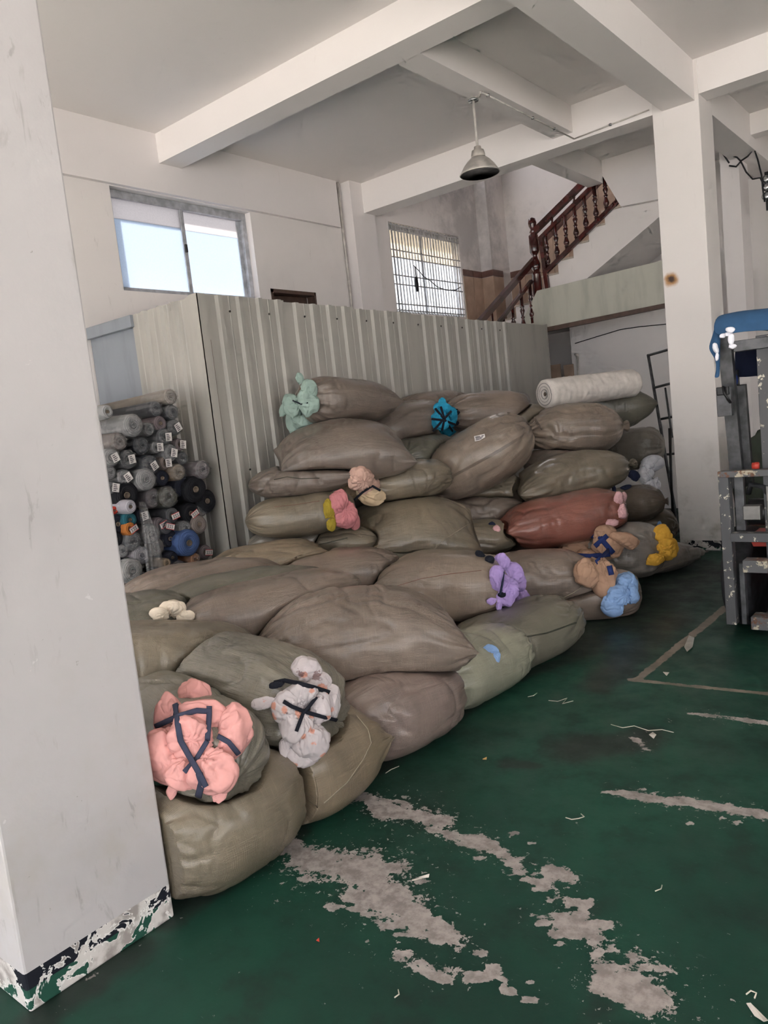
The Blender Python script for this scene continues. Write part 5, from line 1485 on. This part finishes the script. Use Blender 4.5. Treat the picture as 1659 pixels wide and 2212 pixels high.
def drape(name, label, grid, mat, sub=2, thick=.004, seed=1, amp=.012):
    """cloth from a coarse grid of 3D points"""
    nu, nv = len(grid), len(grid[0]); rs = random.Random(seed)
    v = [Vector(p)+Vector((rs.uniform(-amp,amp), rs.uniform(-amp,amp), rs.uniform(-amp,amp))) for row in grid for p in row]
    f = [(i*nv+j, i*nv+j+1, (i+1)*nv+j+1, (i+1)*nv+j) for i in range(nu-1) for j in range(nv-1)]
    o = mesh(name, v, f, mat, None, True)
    m = o.modifiers.new('s', 'SOLIDIFY'); m.thickness = thick
    m = o.modifiers.new('ss', 'SUBSURF'); m.levels = sub; m.render_levels = sub
    tag(o, label, 'cloth'); return o
M_TARP = cloth_material('blue_tarp', (.035,.095,.20,1))
M_TARPD = cloth_material('navy_cloth', (.006,.010,.030,1))
g = []
for i, x in enumerate(np.linspace(-1.38, -.34, 9)):
    g.append([(x, 5.03, 1.90+.02*math.sin(i*1.9)), (x, 5.06, 2.00), (x, 5.12, 2.045+.01*math.sin(i)), (x, 5.5, 2.05+.012*math.sin(i*2.2)), (x, 5.9, 2.055), (x, 6.38, 2.05)])
drape('blue_tarp', 'blue tarp spread over the forklift guard roof', g, M_TARP, 2, .004, 4, .014)
g = [[np.array(atY(1556,y0,5.06)), np.array(atY((1556+xe)/2, (y0+ye)/2+2, 5.04)), np.array(atY(xe, ye, 5.05))] for y0, xe, ye in ((700,1543,702),(722,1538,728),(745,1527,756),(768,1545,772),(792,1546,800),(815,1541,817))]
drape('blue_cloth_flap', 'blue cloth flap hanging at the left corner of the forklift guard', g, M_TARP, 2, .004, 6, .004)
g = [[np.array(atY(x, y, 5.32+.02*math.sin(i*2+j))) for j, y in enumerate((752,772,795,814))] for i, x in enumerate((1588,1602,1616,1632,1660))]
drape('navy_cloth', 'dark navy cloth hanging inside the forklift mast', g, M_TARPD, 2, .004, 7, .006)
def knot(name, label, items, mat, Y):
    r = empty(name, label, 'cloth')
    for i, (px, py, hw, hh, tl) in enumerate(items):
        c = np.array(atY(px, py, Y)); m = depth(c)/F_PX; a = math.radians(tl)
        crumple_blob('cloth_fold', c, (RT*math.cos(a)+UPV*math.sin(a))*hw*m, (-RT*math.sin(a)+UPV*math.cos(a))*hh*m, FW*min(hw,hh)*m*.8, mat, r, 50+i+int(px), .2, 24)
knot('white_rag', 'white rag knotted round the forklift guard post', [(1562,725,9,5,20),(1572,722,7,5,0),(1578,712,10,7,0),(1580,732,7,13,0),(1582,748,9,6,0)], C_WHITE, 5.0)
knot('white_rag', 'small white rag strip left of the forklift guard post', [(1546,752,6,12,15),(1549,770,4,10,0)], C_WHITE, 5.02)
knot('blue_rag', 'blue and white cloth knot tied below the navy cloth on the forklift', [(1584,822,10,15,0),(1580,800,9,8,-20)], C_ROYAL, 5.2)
# dark green bale behind the forklift
bb = empty('green_bale', 'dark green cloth bundle on the floor behind the forklift', 'bale')
_g = atY(1645, 1010, 7.75)
crumple_blob('cloth_body', (_g[0]+.1, 7.75, .56), np.array([.34,0,0]), np.array([0,.30,0]), np.array([0,0,.60]), cloth_material('dark_green_cloth', (.05,.06,.045,1)), bb, 77, .14, 48)

# ------------------------------------------------------------------ litter on the floor
M_THREAD = simple('pale_thread', (.55,.50,.42,1), .8); M_SCRAP = simple('paper_scrap', (.55,.50,.45,1), .8)
def thread(label, pts, r=.002):
    tag(tube('thread_scrap', [np.array(atZ(x, y, .004+.003*(i % 2))) for i, (x, y) in enumerate(pts)], r, M_THREAD, None, 5), label, 'thread', 'thread scraps on the floor')
thread('curled pale thread in the middle of the open floor', [(1222,1766),(1235,1770),(1250,1768),(1262,1764),(1255,1758)])
thread('long tangled thread near the right edge of the floor', [(1320,1565),(1345,1572),(1370,1568),(1400,1578),(1430,1576),(1455,1582)])
thread('forked pale thread in front of the green seamed sack', [(1185,1513),(1205,1515),(1225,1508),(1215,1520),(1238,1514)])
thread('short thread near the mint sack', [(1140,1505),(1152,1503),(1160,1497)])
thread('thin thread by the rosy brown sack', [(833,1670),(845,1662),(862,1655)])
thread('short thread between the two bare patches', [(890,1902),(905,1898),(925,1894)],.0022)
thread('curved thread at the bottom of the floor', [(852,2155),(862,2148),(860,2138)])
thread('curled thread at the lower right corner', [(1612,2148),(1622,2140),(1634,2145),(1630,2156)],.0022)
thread('thin thread on the right of the bare patches', [(1415,1925),(1428,1920),(1430,1912)],.002)
def scrap(label, pts, mat, z=.006):
    q = [np.array(atZ(x, y, z)) for x, y in pts]
    for i, p in enumerate(q): p[2] += .006*(i % 2)
    tag(plate('litter_scrap', q, (0, 0, .002), mat), label, 'litter', 'scraps of litter on the floor')
scrap('pale offcut strip at the bottom right corner of the floor', [(1612,2168),(1622,2172),(1659,2205),(1650,2212),(1630,2195)], M_SCRAP)
scrap('crumpled clear plastic scrap on the worn line by the forklift', [(1478,1398),(1488,1375),(1500,1378),(1496,1400),(1484,1408)], simple('plastic_scrap', (.34,.33,.31,1), .3))
scrap('white paper chip on the floor above the right bare strip', [(1432,1452),(1446,1455),(1440,1460)], M_SCRAP)
scrap('small white chip left of the right bare strip', [(1410,1582),(1418,1590),(1412,1596),(1402,1590)], M_SCRAP)
scrap('tiny orange scrap in front of the rosy brown sack', [(1042,1640),(1052,1638),(1051,1641),(1043,1643)], simple('orange_scrap', (.5,.28,.1,1), .7))
scrap('tiny red scrap on the lower left floor', [(683,2032),(690,2030),(690,2035),(684,2036)], M_RED)
scrap('flat tan chip beside the column foot', [(905,1895),(928,1892),(926,1896),(906,1899)], M_SCRAP)
scrap('mint green paper scrap beside the light blue cloth', [(1362,1302),(1376,1292),(1382,1298),(1368,1306)], cloth_material('cloth_mintpaper', (.5,.62,.55,1)), .01)
